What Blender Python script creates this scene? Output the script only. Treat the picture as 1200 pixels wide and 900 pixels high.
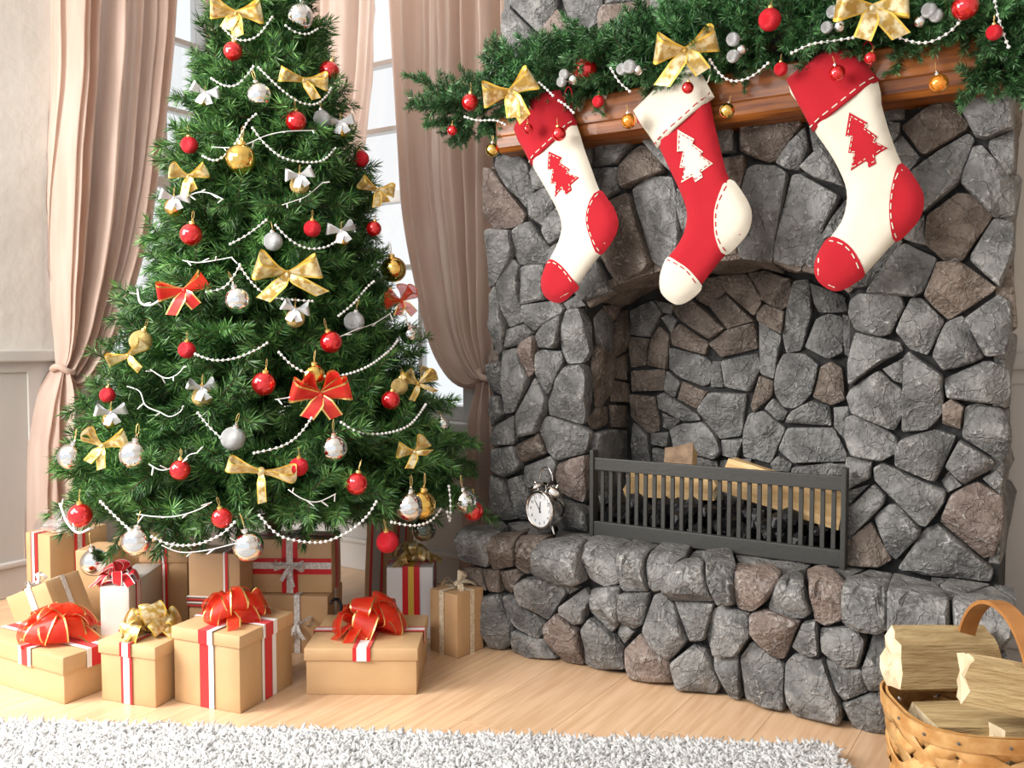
import bpy, bmesh, math, random
import numpy as np
from mathutils import Vector, Matrix, noise
from mathutils.geometry import delaunay_2d_cdt
SC = bpy.context.scene
for o in list(bpy.data.objects): bpy.data.objects.remove(o)
COL = SC.collection
R = math.radians
# ------------------------------------------------------------------ camera
F, HZ, VPX, CH = 1050.0, 400.0, 1268.0, 0.85
PITCH = math.atan((450 - HZ) / F)
YAW = math.atan((VPX - 600) / math.hypot(F, 450 - HZ))
cam = bpy.data.cameras.new('camera'); camo = bpy.data.objects.new('camera', cam); COL.objects.link(camo)
cam.sensor_width = 36; cam.lens = F * 36 / 1200; cam.clip_start = 0.05
camo.location = (0, 0, CH); camo.rotation_euler = (math.pi / 2 - PITCH, 0, YAW)
SC.camera = camo
# ------------------------------------------------------------------ world, light, exposure
w = bpy.data.worlds.new('sky'); SC.world = w; w.use_nodes = True
bg = w.node_tree.nodes['Background']; bg.inputs[0].default_value = (0.93, 0.97, 1.0, 1); bg.inputs[1].default_value = .84
def area(name, loc, tgt, sx, sy, power, col=(1, 1, 1)):
    l = bpy.data.lights.new(name, 'AREA'); l.shape = 'RECTANGLE'; l.size = sx; l.size_y = sy; l.energy = power; l.color = col
    o = bpy.data.objects.new(name, l); COL.objects.link(o); o.location = loc
    o.rotation_euler = (Vector(tgt) - Vector(loc)).to_track_quat('-Z', 'Y').to_euler(); return o
area('front_window_daylight', (-2.8, -0.15, 1.7), (-1.3, 2.1, 0.6), 1.0, 1.4, 94, (1.0, 0.97, 0.93))
area('rear_fill_light', (-1.5, -0.85, 2.35), (-1.3, 1.3, 0.1), 1.5, 0.9, 36, (1.0, 0.98, 0.95))  # added fill lamp behind the camera, brightens rug, floor and gift fronts
VS = SC.view_settings
VS.view_transform = 'Standard'; VS.look = 'None'; VS.gamma = 1; VS.use_curve_mapping = False
VS.exposure = 0.40
CY = SC.cycles; CY.max_bounces = 7; CY.diffuse_bounces = 3; CY.glossy_bounces = 3; CY.transmission_bounces = 4; CY.transparent_max_bounces = 10
# ------------------------------------------------------------------ pixel rays (1200 x 900 frame) onto the planes of the room
FW = Vector((-math.sin(YAW) * math.cos(PITCH), math.cos(YAW) * math.cos(PITCH), -math.sin(PITCH)))
RT = Vector((math.cos(YAW), math.sin(YAW), 0)); UP = RT.cross(FW); CAM = Vector((0, 0, CH))
def ray(x, y): return FW + RT * ((x - 600) / F) + UP * ((450 - y) / F)
def onY(x, y, Y): d = ray(x, y); return CAM + d * (Y / d.y)
def onX(x, y, X): d = ray(x, y); return CAM + d * (X / d.x)
def onZ(x, y, Z): d = ray(x, y); return CAM + d * ((Z - CH) / d.z)
def depth(p): return (Vector(p) - CAM).dot(FW)
def at(x, y, dep): return CAM + ray(x, y) * dep
# ------------------------------------------------------------------ object helpers
def tag(o, label=None, cat=None, group=None, kind=None):
    if label: o['label'] = label
    if cat: o['category'] = cat
    if group: o['group'] = group
    if kind: o['kind'] = kind
    return o
def mesh(name, verts, faces, mats, midx=None, smooth=False, sharp=None):
    me = bpy.data.meshes.new(name); me.from_pydata([tuple(v) for v in verts], [], faces)
    for m in (mats if isinstance(mats, (list, tuple)) else [mats]): me.materials.append(m)
    if midx is not None: me.polygons.foreach_set('material_index', midx)
    if smooth: me.polygons.foreach_set('use_smooth', [True] * len(me.polygons))
    if sharp is not None: me.set_sharp_from_angle(angle=R(sharp))
    me.update(); return me
def link(name, me, parent=None, loc=None, rot=None):
    o = bpy.data.objects.new(name, me); COL.objects.link(o)
    if parent: o.parent = parent
    if loc is not None: o.location = loc
    if rot is not None: o.rotation_euler = rot
    return o
def mk(name, verts, faces, mats, parent=None, midx=None, smooth=False, sharp=None, loc=None, rot=None):
    return link(name, mesh(name, verts, faces, mats, midx, smooth, sharp), parent, loc, rot)
def empty(name, loc=(0, 0, 0), rz=0, label=None, cat=None, group=None):
    o = bpy.data.objects.new(name, None); COL.objects.link(o); o.empty_display_size = .05
    o.location = loc; o.rotation_euler = (0, 0, rz); return tag(o, label, cat, group)
def copy_tree(o, parent=None):
    c = o.copy(); COL.objects.link(c); c.parent = parent
    for ch in list(o.children): copy_tree(ch, c)
    return c
class MB:
    def __init__(s): s.v = []; s.f = []; s.m = []
    def add(s, v, f, m=0):
        n = len(s.v); s.v += [Vector(p) for p in v]; s.f += [tuple(i + n for i in q) for q in f]
        s.m += [m] * len(f) if isinstance(m, int) else list(m); return s
    def box(s, a, b, m=0):
        (x0, y0, z0), (x1, y1, z1) = a, b
        return s.add([(x0,y0,z0),(x1,y0,z0),(x1,y1,z0),(x0,y1,z0),(x0,y0,z1),(x1,y0,z1),(x1,y1,z1),(x0,y1,z1)],
              [(0,3,2,1),(4,5,6,7),(0,1,5,4),(1,2,6,5),(2,3,7,6),(3,0,4,7)], m)
    def bbox(s, a, b, bv, m=0):
        bm = bmesh.new(); bmesh.ops.create_cube(bm, size=1)
        for v in bm.verts: v.co = Vector([a[i] + (v.co[i] + .5) * (b[i] - a[i]) for i in range(3)])
        bmesh.ops.bevel(bm, geom=bm.edges[:], offset=bv, segments=2, profile=.6, affect='EDGES')
        bm.verts.index_update(); s.add([v.co.copy() for v in bm.verts], [[v.index for v in f.verts] for f in bm.faces], m); bm.free(); return s
    def tube(s, pts, rad, n=8, m=0, cap=True, closed=False):
        pts = [Vector(p) for p in pts]; N = len(pts); base = len(s.v)
        rs = rad if isinstance(rad, (list, tuple)) else [rad] * N
        ref = Vector((0, 0, 1)); vs = []; prev = None
        for i, p in enumerate(pts):
            t = (pts[(i + 1) % N] - pts[i - 1]) if closed else (pts[min(i + 1, N - 1)] - pts[max(i - 1, 0)])
            t = t.normalized() if t.length > 1e-9 else Vector((0, 0, 1))
            if prev is None:
                a = t.cross(ref); a = a if a.length > .05 else t.cross(Vector((1, 0, 0)))
            else: a = prev - t * prev.dot(t)
            a.normalize(); prev = a; b = t.cross(a)
            for k in range(n): vs.append(p + (a * math.cos(2 * math.pi * k / n) + b * math.sin(2 * math.pi * k / n)) * rs[i])
        fs = []
        for i in range(N if closed else N - 1):
            j = (i + 1) % N
            for k in range(n): fs.append((i * n + k, i * n + (k + 1) % n, j * n + (k + 1) % n, j * n + k))
        if cap and not closed: fs += [tuple(range(n))[::-1], tuple((N - 1) * n + k for k in range(n))]
        return s.add(vs, fs, m)
    def lathe(s, prof, n=24, m=0, mat=None):
        vs = []; fs = []
        for r, z in prof: vs += [Vector((r * math.cos(2 * math.pi * k / n), r * math.sin(2 * math.pi * k / n), z)) for k in range(n)]
        for i in range(len(prof) - 1):
            for k in range(n): fs.append((i * n + k, i * n + (k + 1) % n, (i + 1) * n + (k + 1) % n, (i + 1) * n + k))
        if prof[0][0] > 1e-6: fs.append(tuple(range(n))[::-1])
        if prof[-1][0] > 1e-6: fs.append(tuple((len(prof) - 1) * n + k for k in range(n)))
        if mat: vs = [mat @ v for v in vs]
        return s.add(vs, fs, m)
    def obj(s, name, mats, parent=None, smooth=False, sharp=None, loc=None, rot=None):
        return mk(name, s.v, s.f, mats, parent, s.m, smooth, sharp, loc, rot)
# ------------------------------------------------------------------ materials
def M(name, col, rough=.5, metal=0, col2=None, nscale=8, nstretch=(1, 1, 1), bump=0, bscale=60, coat=0, sheen=0, trans=0,
      objvar=0, transl=0, spec=.5, detail=5, nlo=.35, nhi=.65, alpha=1):
    m = bpy.data.materials.new(name); m.use_nodes = True; nt = m.node_tree; N = nt.nodes; L = nt.links
    b = N['Principled BSDF']; b.inputs['Base Color'].default_value = (*col, 1)
    b.inputs['Roughness'].default_value = rough; b.inputs['Metallic'].default_value = metal
    b.inputs['Coat Weight'].default_value = coat; b.inputs['Coat Roughness'].default_value = .08; b.inputs['Sheen Weight'].default_value = sheen
    b.inputs['Specular IOR Level'].default_value = spec
    b.inputs['Transmission Weight'].default_value = trans; b.inputs['Alpha'].default_value = alpha
    tc = N.new('ShaderNodeTexCoord'); src = tc.outputs['Object']
    oi = N.new('ShaderNodeObjectInfo')
    mp = N.new('ShaderNodeMapping'); mp.inputs['Scale'].default_value = nstretch
    L.new(src, mp.inputs[0])
    off = N.new('ShaderNodeVectorMath'); off.operation = 'SCALE'; off.inputs[0].default_value = (13.1, 7.7, 5.3); L.new(oi.outputs['Random'], off.inputs['Scale'])
    L.new(off.outputs[0], mp.inputs['Location'])
    cur = None
    if col2:
        n = N.new('ShaderNodeTexNoise'); n.inputs['Scale'].default_value = nscale; n.inputs['Detail'].default_value = detail; L.new(mp.outputs[0], n.inputs['Vector'])
        r = N.new('ShaderNodeValToRGB'); r.color_ramp.elements[0].color = (*col, 1); r.color_ramp.elements[1].color = (*col2, 1)
        r.color_ramp.elements[0].position = nlo; r.color_ramp.elements[1].position = nhi
        L.new(n.outputs['Fac'], r.inputs[0]); cur = r.outputs[0]
    if objvar:
        h = N.new('ShaderNodeHueSaturation'); h.inputs['Color'].default_value = (*col, 1)
        if cur: L.new(cur, h.inputs['Color'])
        mr = N.new('ShaderNodeMapRange'); mr.inputs[3].default_value = 1 - objvar; mr.inputs[4].default_value = 1 + objvar
        L.new(oi.outputs['Random'], mr.inputs[0]); L.new(mr.outputs[0], h.inputs['Value']); cur = h.outputs[0]
    if cur: L.new(cur, b.inputs['Base Color'])
    if bump:
        n2 = N.new('ShaderNodeTexNoise'); n2.inputs['Scale'].default_value = bscale; n2.inputs['Detail'].default_value = 6; L.new(mp.outputs[0], n2.inputs['Vector'])
        bp = N.new('ShaderNodeBump'); bp.inputs['Strength'].default_value = bump; bp.inputs['Distance'].default_value = .01
        L.new(n2.outputs['Fac'], bp.inputs['Height']); L.new(bp.outputs[0], b.inputs['Normal'])
    if transl:
        t = N.new('ShaderNodeBsdfTranslucent'); t.inputs[0].default_value = (*(col2 or col), 1)
        mx = N.new('ShaderNodeMixShader'); mx.inputs[0].default_value = transl
        L.new(b.outputs[0], mx.inputs[1]); L.new(t.outputs[0], mx.inputs[2]); L.new(mx.outputs[0], N['Material Output'].inputs[0])
    return m
def stone_mat(name, dark, light, hi):
    m = bpy.data.materials.new(name); m.use_nodes = True; nt = m.node_tree; N = nt.nodes; L = nt.links; b = N['Principled BSDF']
    b.inputs['Roughness'].default_value = .62; b.inputs['Specular IOR Level'].default_value = .45
    g = N.new('ShaderNodeNewGeometry'); oi = N.new('ShaderNodeObjectInfo')
    off = N.new('ShaderNodeVectorMath'); off.operation = 'SCALE'; off.inputs[0].default_value = (3.1, 7.7, 5.3); L.new(oi.outputs['Random'], off.inputs['Scale'])
    ad = N.new('ShaderNodeVectorMath'); L.new(g.outputs['Position'], ad.inputs[0]); L.new(off.outputs[0], ad.inputs[1])
    def nz(sc, det, dist=0):
        n = N.new('ShaderNodeTexNoise'); n.inputs['Scale'].default_value = sc; n.inputs['Detail'].default_value = det; n.inputs['Distortion'].default_value = dist
        L.new(ad.outputs[0], n.inputs['Vector']); return n.outputs['Fac']
    big = nz(16, 6, .6); fine = nz(95, 8); 
    r = N.new('ShaderNodeValToRGB'); r.color_ramp.elements[0].color = (*dark, 1); r.color_ramp.elements[1].color = (*light, 1)
    r.color_ramp.elements[0].position = .36; r.color_ramp.elements[1].position = .66; L.new(big, r.inputs[0])
    h = N.new('ShaderNodeHueSaturation'); L.new(r.outputs[0], h.inputs['Color'])
    mr = N.new('ShaderNodeMapRange'); mr.inputs[3].default_value = .82; mr.inputs[4].default_value = 1.2; L.new(oi.outputs['Random'], mr.inputs[0]); L.new(mr.outputs[0], h.inputs['Value'])
    pr = N.new('ShaderNodeValToRGB'); pr.color_ramp.elements[0].position = .535; pr.color_ramp.elements[1].position = .60
    L.new(g.outputs['Pointiness'], pr.inputs[0])
    fr = N.new('ShaderNodeValToRGB'); fr.color_ramp.elements[0].position = .44; fr.color_ramp.elements[1].position = .68; L.new(fine, fr.inputs[0])
    mu = N.new('ShaderNodeMath'); mu.operation = 'MULTIPLY'; L.new(pr.outputs[0], mu.inputs[0]); L.new(fr.outputs[0], mu.inputs[1])
    sc = nz(42, 4, 1.5); sr = N.new('ShaderNodeValToRGB'); sr.color_ramp.elements[0].position = .60; sr.color_ramp.elements[1].position = .72; L.new(sc, sr.inputs[0])
    m2 = N.new('ShaderNodeMath'); m2.operation = 'MULTIPLY_ADD'; L.new(sr.outputs[0], m2.inputs[0]); m2.inputs[1].default_value = .16; L.new(mu.outputs[0], m2.inputs[2]); m2.use_clamp = True
    vd = N.new('ShaderNodeVectorMath'); vd.operation = 'MULTIPLY_ADD'; nc = N.new('ShaderNodeTexNoise'); nc.inputs['Scale'].default_value = 26; nc.inputs['Detail'].default_value = 5; L.new(ad.outputs[0], nc.inputs['Vector'])
    L.new(nc.outputs['Color'], vd.inputs[0]); vd.inputs[1].default_value = (.055, .055, .055); L.new(ad.outputs[0], vd.inputs[2])
    vo = N.new('ShaderNodeTexVoronoi'); vo.feature = 'DISTANCE_TO_EDGE'; vo.inputs['Scale'].default_value = 19; L.new(vd.outputs[0], vo.inputs['Vector'])
    vr = N.new('ShaderNodeValToRGB'); vr.color_ramp.elements[0].color = (1, 1, 1, 1); vr.color_ramp.elements[1].color = (0, 0, 0, 1); vr.color_ramp.elements[0].position = .004; vr.color_ramp.elements[1].position = .045; L.new(vo.outputs['Distance'], vr.inputs[0])
    vm = N.new('ShaderNodeMath'); vm.operation = 'MULTIPLY'; L.new(vr.outputs[0], vm.inputs[0]); L.new(fr.outputs[0], vm.inputs[1])
    m3 = N.new('ShaderNodeMath'); m3.operation = 'MULTIPLY_ADD'; L.new(vm.outputs[0], m3.inputs[0]); m3.inputs[1].default_value = .75; L.new(m2.outputs[0], m3.inputs[2]); m3.use_clamp = True; m2 = m3
    mx = N.new('ShaderNodeMix'); mx.data_type = 'RGBA'; L.new(m2.outputs[0], mx.inputs[0]); L.new(h.outputs[0], mx.inputs[6]); mx.inputs[7].default_value = (*hi, 1)
    L.new(mx.outputs[2], b.inputs['Base Color'])
    ba = N.new('ShaderNodeMath'); ba.operation = 'MULTIPLY_ADD'; L.new(big, ba.inputs[0]); ba.inputs[1].default_value = 1.2; L.new(fine, ba.inputs[2])
    bb = N.new('ShaderNodeMath'); bb.operation = 'MULTIPLY_ADD'; L.new(vr.outputs[0], bb.inputs[0]); bb.inputs[1].default_value = .35; L.new(ba.outputs[0], bb.inputs[2]); ba = bb
    bp = N.new('ShaderNodeBump'); bp.inputs['Strength'].default_value = .85; bp.inputs['Distance'].default_value = .011
    L.new(ba.outputs[0], bp.inputs['Height']); L.new(bp.outputs[0], b.inputs['Normal'])
    return m
MT = {}
MT['plaster'] = M('plaster', (.66, .62, .57), .85, col2=(.58, .54, .49), nscale=2.5, bump=.35, bscale=14)
MT['panel'] = M('panel_paint', (.53, .505, .48), .55, col2=(.46, .44, .415), nscale=3, nstretch=(1, 1, .25), bump=.05, bscale=30)
MT['ceil'] = M('ceiling_paint', (.8, .79, .77), .9)
MT['white'] = M('white_paint', (.74, .74, .73), .4)
MT['glass'] = M('window_glass', (1, 1, 1), .0, trans=1, spec=.3)
nt = MT['glass'].node_tree; tb = nt.nodes.new('ShaderNodeBsdfTransparent'); gl = nt.nodes.new('ShaderNodeBsdfGlossy'); gl.inputs['Roughness'].default_value = .02
mxs = nt.nodes.new('ShaderNodeMixShader'); mxs.inputs[0].default_value = .05; nt.links.new(tb.outputs[0], mxs.inputs[1]); nt.links.new(gl.outputs[0], mxs.inputs[2]); nt.links.new(mxs.outputs[0], nt.nodes['Material Output'].inputs[0])
MT['curtain'] = M('curtain_linen', (.67, .515, .43), .9, col2=(.79, .635, .55), nscale=5, nstretch=(6, 6, .6), bump=.15, bscale=90, transl=.5, sheen=.1)
MT['stone'] = stone_mat('stone_grey', (.088, .086, .084), (.215, .209, .20), (.55, .53, .51))
MT['stone_b'] = stone_mat('stone_brown', (.092, .068, .052), (.185, .145, .118), (.48, .42, .37))
MT['stone_p'] = stone_mat('stone_pink', (.125, .088, .072), (.235, .182, .155), (.58, .53, .50))
MT['mortar'] = M('mortar', (.010, .010, .010), .9, col2=(.030, .029, .028), nscale=30, bump=.6, bscale=70)
MT['mantel'] = M('varnished_pine', (.085, .020, .0035), .42, col2=(.37, .118, .02), nscale=7, nstretch=(.5, 9, 9), coat=.12, spec=.3, bump=.06, bscale=30, nlo=.3, nhi=.7)
MT['plank'] = M('oak_laminate', (.60, .375, .215), .34, col2=(.72, .49, .305), nscale=9, nstretch=(9, .55, 1), objvar=.07, bump=.03, bscale=25, coat=.15, detail=7)
MT['kraft'] = M('kraft_paper', (.56, .355, .18), .40, col2=(.63, .415, .22), nscale=6, objvar=.05, bump=.18, bscale=16)
MT['kraft2'] = M('brown_paper', (.50, .30, .15), .5, col2=(.56, .345, .18), nscale=6, bump=.18, bscale=16)
MT['pearl'] = M('pearl_paper', (.60, .55, .50), .32, col2=(.67, .62, .575), nscale=5, metal=.1, bump=.12, bscale=14)
MT['whitep'] = M('white_paper', (.80, .76, .75), .45)
MT['red'] = M('red_satin', (.62, .012, .018), .4, sheen=.2)
MT['whites'] = M('white_satin', (.86, .84, .83), .45)
MT['lace'] = M('white_lace', (.86, .83, .80), .7, col2=(.62, .55, .50), nscale=150, bump=.5, bscale=200)
MT['lacec'] = M('cream_lace', (.80, .68, .50), .7, col2=(.58, .44, .29), nscale=150, bump=.5, bscale=200)
MT['greyr'] = M('grey_ribbon', (.42, .37, .33), .5)
MT['organza'] = M('red_organza', (.78, .022, .012), .35, col2=(.90, .10, .035), nscale=30, transl=.4, alpha=.66)
MT['goldw'] = M('gold_wire', (.85, .58, .20), .3, metal=.9)
MT['goldr'] = M('gold_ribbon', (.50, .30, .055), .3, metal=.4, col2=(.92, .80, .50), nscale=55, nlo=.42, nhi=.60, transl=.18, bump=.3, bscale=40)
MT['goldb'] = M('yellow_gold_edge', (.86, .58, .10), .32, metal=.35)
MT['redr'] = M('red_bow_ribbon', (.70, .012, .02), .38, col2=(.80, .06, .03), nscale=40, transl=.25)
MT['silr'] = M('silver_ribbon', (.66, .67, .68), .38, metal=.35, bump=.2, bscale=60)
MT['black'] = M('black_iron', (.038, .037, .033), .5, spec=.4, bump=.1, bscale=80)
MT['coal'] = M('coal', (.010, .010, .011), .38, spec=.6, bump=.6, bscale=50)
MT['chrome'] = M('chrome', (.75, .72, .69), .12, metal=1)
MT['face'] = M('clock_face', (.86, .86, .86), .4)
MT['ink'] = M('dark_print', (.10, .095, .09), .5)
MT['log'] = M('split_wood', (.80, .55, .27), .6, col2=(.62, .38, .16), nscale=7, nstretch=(1.2, 10, 10), bump=.35, bscale=30)
MT['logf'] = M('pale_split_wood', (.66, .50, .26), .65, col2=(.40, .265, .115), nscale=11, nstretch=(1.0, 8, 8), bump=.7, bscale=32, nlo=.3, nhi=.7)
MT['logend'] = M('log_end_grain', (.78, .66, .44), .75, col2=(.58, .45, .28), nscale=28, bump=.6, bscale=60)
MT['bark'] = M('bark', (.16, .10, .06), .85, col2=(.28, .19, .12), nscale=30, bump=.8, bscale=50)
MT['splint'] = M('pine_splint', (.66, .385, .15), .5, col2=(.47, .22, .06), nscale=9, nstretch=(3, 3, 3), objvar=.2, bump=.12, bscale=30)
MT['handle'] = M('bent_wood', (.46, .205, .06), .4, col2=(.33, .13, .035), nscale=20, bump=.15, bscale=60)
MT['ndl'] = M('needle_green', (.028, .098, .025), .42, objvar=.4, spec=.5)
MT['ndl2'] = M('needle_light', (.115, .25, .062), .4, objvar=.4, spec=.5)
MT['gnd'] = M('garland_needle', (.028, .098, .030), .35, objvar=.4, spec=.55)
MT['gnd2'] = M('garland_needle_light', (.10, .24, .085), .33, objvar=.3, spec=.55)
MT['stem'] = M('stem_brown', (.10, .062, .03), .8)
MT['redg'] = M('red_gloss', (.70, .006, .012), .07, metal=.55, coat=1, spec=.8)
MT['redm'] = M('red_glitter', (.66, .006, .02), .42, metal=.25, bump=.5, bscale=300)
MT['silg'] = M('silver_mirror', (.80, .80, .80), .06, metal=1)
MT['silm'] = M('silver_glitter', (.55, .56, .57), .42, metal=.75, bump=.6, bscale=300)
MT['gldg'] = M('gold_mirror', (.80, .54, .15), .12, metal=1)
MT['gldm'] = M('gold_glitter', (.62, .45, .17), .45, metal=.6, bump=.6, bscale=300)
MT['amb'] = M('amber_gloss', (.85, .30, .02), .07, metal=.7, coat=1)
MT['dkgr'] = M('dark_green_gloss', (.03, .035, .02), .1, metal=.6, coat=1)
MT['clear'] = M('clear_film', (.95, .96, .98), .05, trans=.85, alpha=.6)
MT['pearlb'] = M('pearl_bead', (.82, .80, .77), .2, coat=.6, spec=.7)
MT['wire'] = M('white_cord', (.82, .80, .78), .4)
MT['string'] = M('gold_thread', (.70, .48, .18), .4, metal=.5)
MT['felt'] = M('red_felt', (.37, .0012, .010), .92, sheen=.05, bump=.08, bscale=300)
MT['cream'] = M('cream_cotton', (.63, .58, .485), .92, sheen=.05, bump=.1, bscale=250, col2=(.58, .525, .43), nscale=5)
MT['rug'] = M('white_shag', (.95, .95, .95), .8, sheen=.5, transl=.5)
MT['cord'] = M('black_cable', (.012, .012, .012), .4)
# ------------------------------------------------------------------ the room
XL, YB, XR, YF, ZC = -3.0, 2.5, 1.7, -0.9, 2.75
rng = random.Random(3)
fl = MB().box((XL, YF, -.05), (XR, YB + .12, -.012)).obj('floor', MT['mortar']); tag(fl, kind='structure')
PW, PLN = .191, 1.25
plank_v = {}
x = -1.149 - PW * 10; i = 0
while x < XR:
    y = YF - rng.random() * PLN
    while y < YB:
        y0, y1 = max(y, YF), min(y + PLN, YB + .1); x0, x1 = max(x, XL), min(x + PW, XR)
        if y1 - y0 > .02 and x1 - x0 > .02:
            MB().bbox((-(x1 - x0) / 2 + .0003, 0, -.012), ((x1 - x0) / 2 - .0003, y1 - y0 - .0006, 0), .0007).obj('plank', MT['plank'], fl, loc=((x0 + x1) / 2, y0, 0))
        y += PLN
    x += PW; i += 1
def wall_boxes(axis, c0, c1, a0, a1, holes, z1, mb):
    cuts = sorted({a0, a1} | {h[0] for h in holes} | {h[1] for h in holes})
    for p, q in zip(cuts, cuts[1:]):
        segs = [(0, z1)]
        for h in holes:
            if p >= h[0] - 1e-6 and q <= h[1] + 1e-6: segs = [(0, h[2]), (h[3], z1)]
        for s0, s1 in segs:
            mb.box((c0, p, s0), (c1, q, s1)) if axis == 'x' else mb.box((p, c0, s0), (q, c1, s1))
W1 = (1.90, 2.47, .60, 2.45); W2 = (-2.62, -1.735, .575, 2.45)
m = MB(); wall_boxes('x', XL - .12, XL, .35, YB + .12, [W1], ZC, m); tag(m.obj('wall_left', MT['plaster']), kind='structure')
m = MB(); wall_boxes('y', YB, YB + .12, XL, -1.45, [W2], ZC, m); m.box((-.2, YB, 0), (XR + .12, YB + .12, ZC)); m.box((-1.45, YB, 2.3), (-.2, YB + .12, ZC))
wb = m.obj('wall_back', MT['plaster']); tag(wb, kind='structure')
tag(MB().box((XR, YF, 0), (XR + .12, YB, ZC)).obj('wall_right', MT['plaster']), kind='structure')
tag(MB().box((XL - .12, YF, ZC), (XR + .12, YB + .12, ZC + .1)).obj('ceiling', MT['ceil']), kind='structure')
# wainscot
def wainscot(name, axis, a0, a1, stiles, ztop):
    root = MB()
    def bx(p, q, z0, z1, d, mb, b=.003):
        if axis == 'x': mb.bbox((XL, p, z0), (XL + d, q, z1), b)
        else: mb.bbox((p, YB - d, z0), (q, YB, z1), b)
    bx(a0, a1, 0, ztop - .02, .010, root, .001)
    o = root.obj(name, MT['panel']); tag(o, kind='structure')
    if ztop > .7:
        r = MB(); bx(a0, a1, ztop - .040, ztop, .035, r, .006); r.obj('rail', MT['panel'], o)
        r = MB(); bx(a0, a1, ztop - .075, ztop - .040, .016, r, .002); r.obj('rail', MT['panel'], o)
    r = MB(); bx(a0, a1, 0, .10, .022, r, .004); r.obj('baseboard', MT['panel'], o)
    r = MB(); bx(a0, a1, .10, .118, .03, r, .005); r.obj('baseboard_cap', MT['panel'], o)
    for s in stiles:
        r = MB(); bx(s - .035, s + .035, .11, ztop - .07, .016, r, .003); r.obj('stile', MT['panel'], o)
wainscot('trim_1', 'x', .35, W1[0] - .07, (.55, 1.0, 1.40, 1.70), .822)
wainscot('trim_2', 'x', W1[0] - .07, YB, (2.35,), .57)
wainscot('trim_3', 'y', XL, -1.70, (-2.85, -2.45, -2.1, -1.78), .54)
wainscot('trim_4', 'y', -1.70, -1.45, (), .822)
wainscot('trim_5', 'y', -.2, XR, (.12, .6, 1.1), .822)
# windows
def window(name, axis, hole, zs, vs):
    a0, a1, z0, z1 = hole
    def bx(p, q, s0, s1, d0, d1, mb, b=.003):
        if axis == 'x': mb.bbox((XL - d1, p, s0), (XL - d0, q, s1), b)
        else: mb.bbox((p, YB + d0, s0), (q, YB + d1, s1), b)
    mb = MB(); bx(a0 + .001, a0 + .045, z0, z1, -.012, .09, mb); bx(a1 - .045, a1 - .001, z0, z1, -.012, .09, mb); bx(a0, a1, z1 - .05, z1, -.012, .09, mb); bx(a0, a1, z0, z0 + .05, .02, .09, mb)
    o = mb.obj(name, MT['white']); tag(o, kind='structure')
    mb = MB(); bx(a0 - .05, a1 + .05, z0 - .035, z0 - .002, -.05, .09, mb, .006); mb.obj('window_sill', MT['white'], o)
    mb = MB(); bx(a0 - .03, a1 + .03, z0 - .06, z0 - .035, -.02, 0, mb, .004); mb.obj('apron', MT['panel'], o)
    xs = [a0 + .045] + vs + [a1 - .045]; zz = [z0 + .05] + [z for z, t in zs] + [z1 - .05]
    for v in vs:
        mb = MB(); bx(v - .009, v + .009, z0 + .05, z1 - .05, .04, .07, mb); mb.obj('muntin', MT['white'], o)
    for z, t in zs:
        mb = MB(); bx(a0 + .045, a1 - .045, z - t, z + t, .035, .075, mb); mb.obj('muntin', MT['white'], o)
    for p, q in zip(xs, xs[1:]):
        for s0, s1 in zip(zz, zz[1:]):
            mb = MB(); (mb.box((XL - .056, p, s0), (XL - .053, q, s1)) if axis == 'x' else mb.box((p, YB + .053, s0), (q, YB + .056, s1))); mb.obj('pane', MT['glass'], o)
window('window_1', 'x', W1, [(2.035, .010), (1.76, .009), (1.47, .02), (1.19, .009), (.9, .009)], [2.262])
window('window_2', 'y', W2, [(1.86, .009), (1.62, .009), (1.375, .022), (1.118, .009), (.872, .009)], [-2.3, -2.005])
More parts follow.
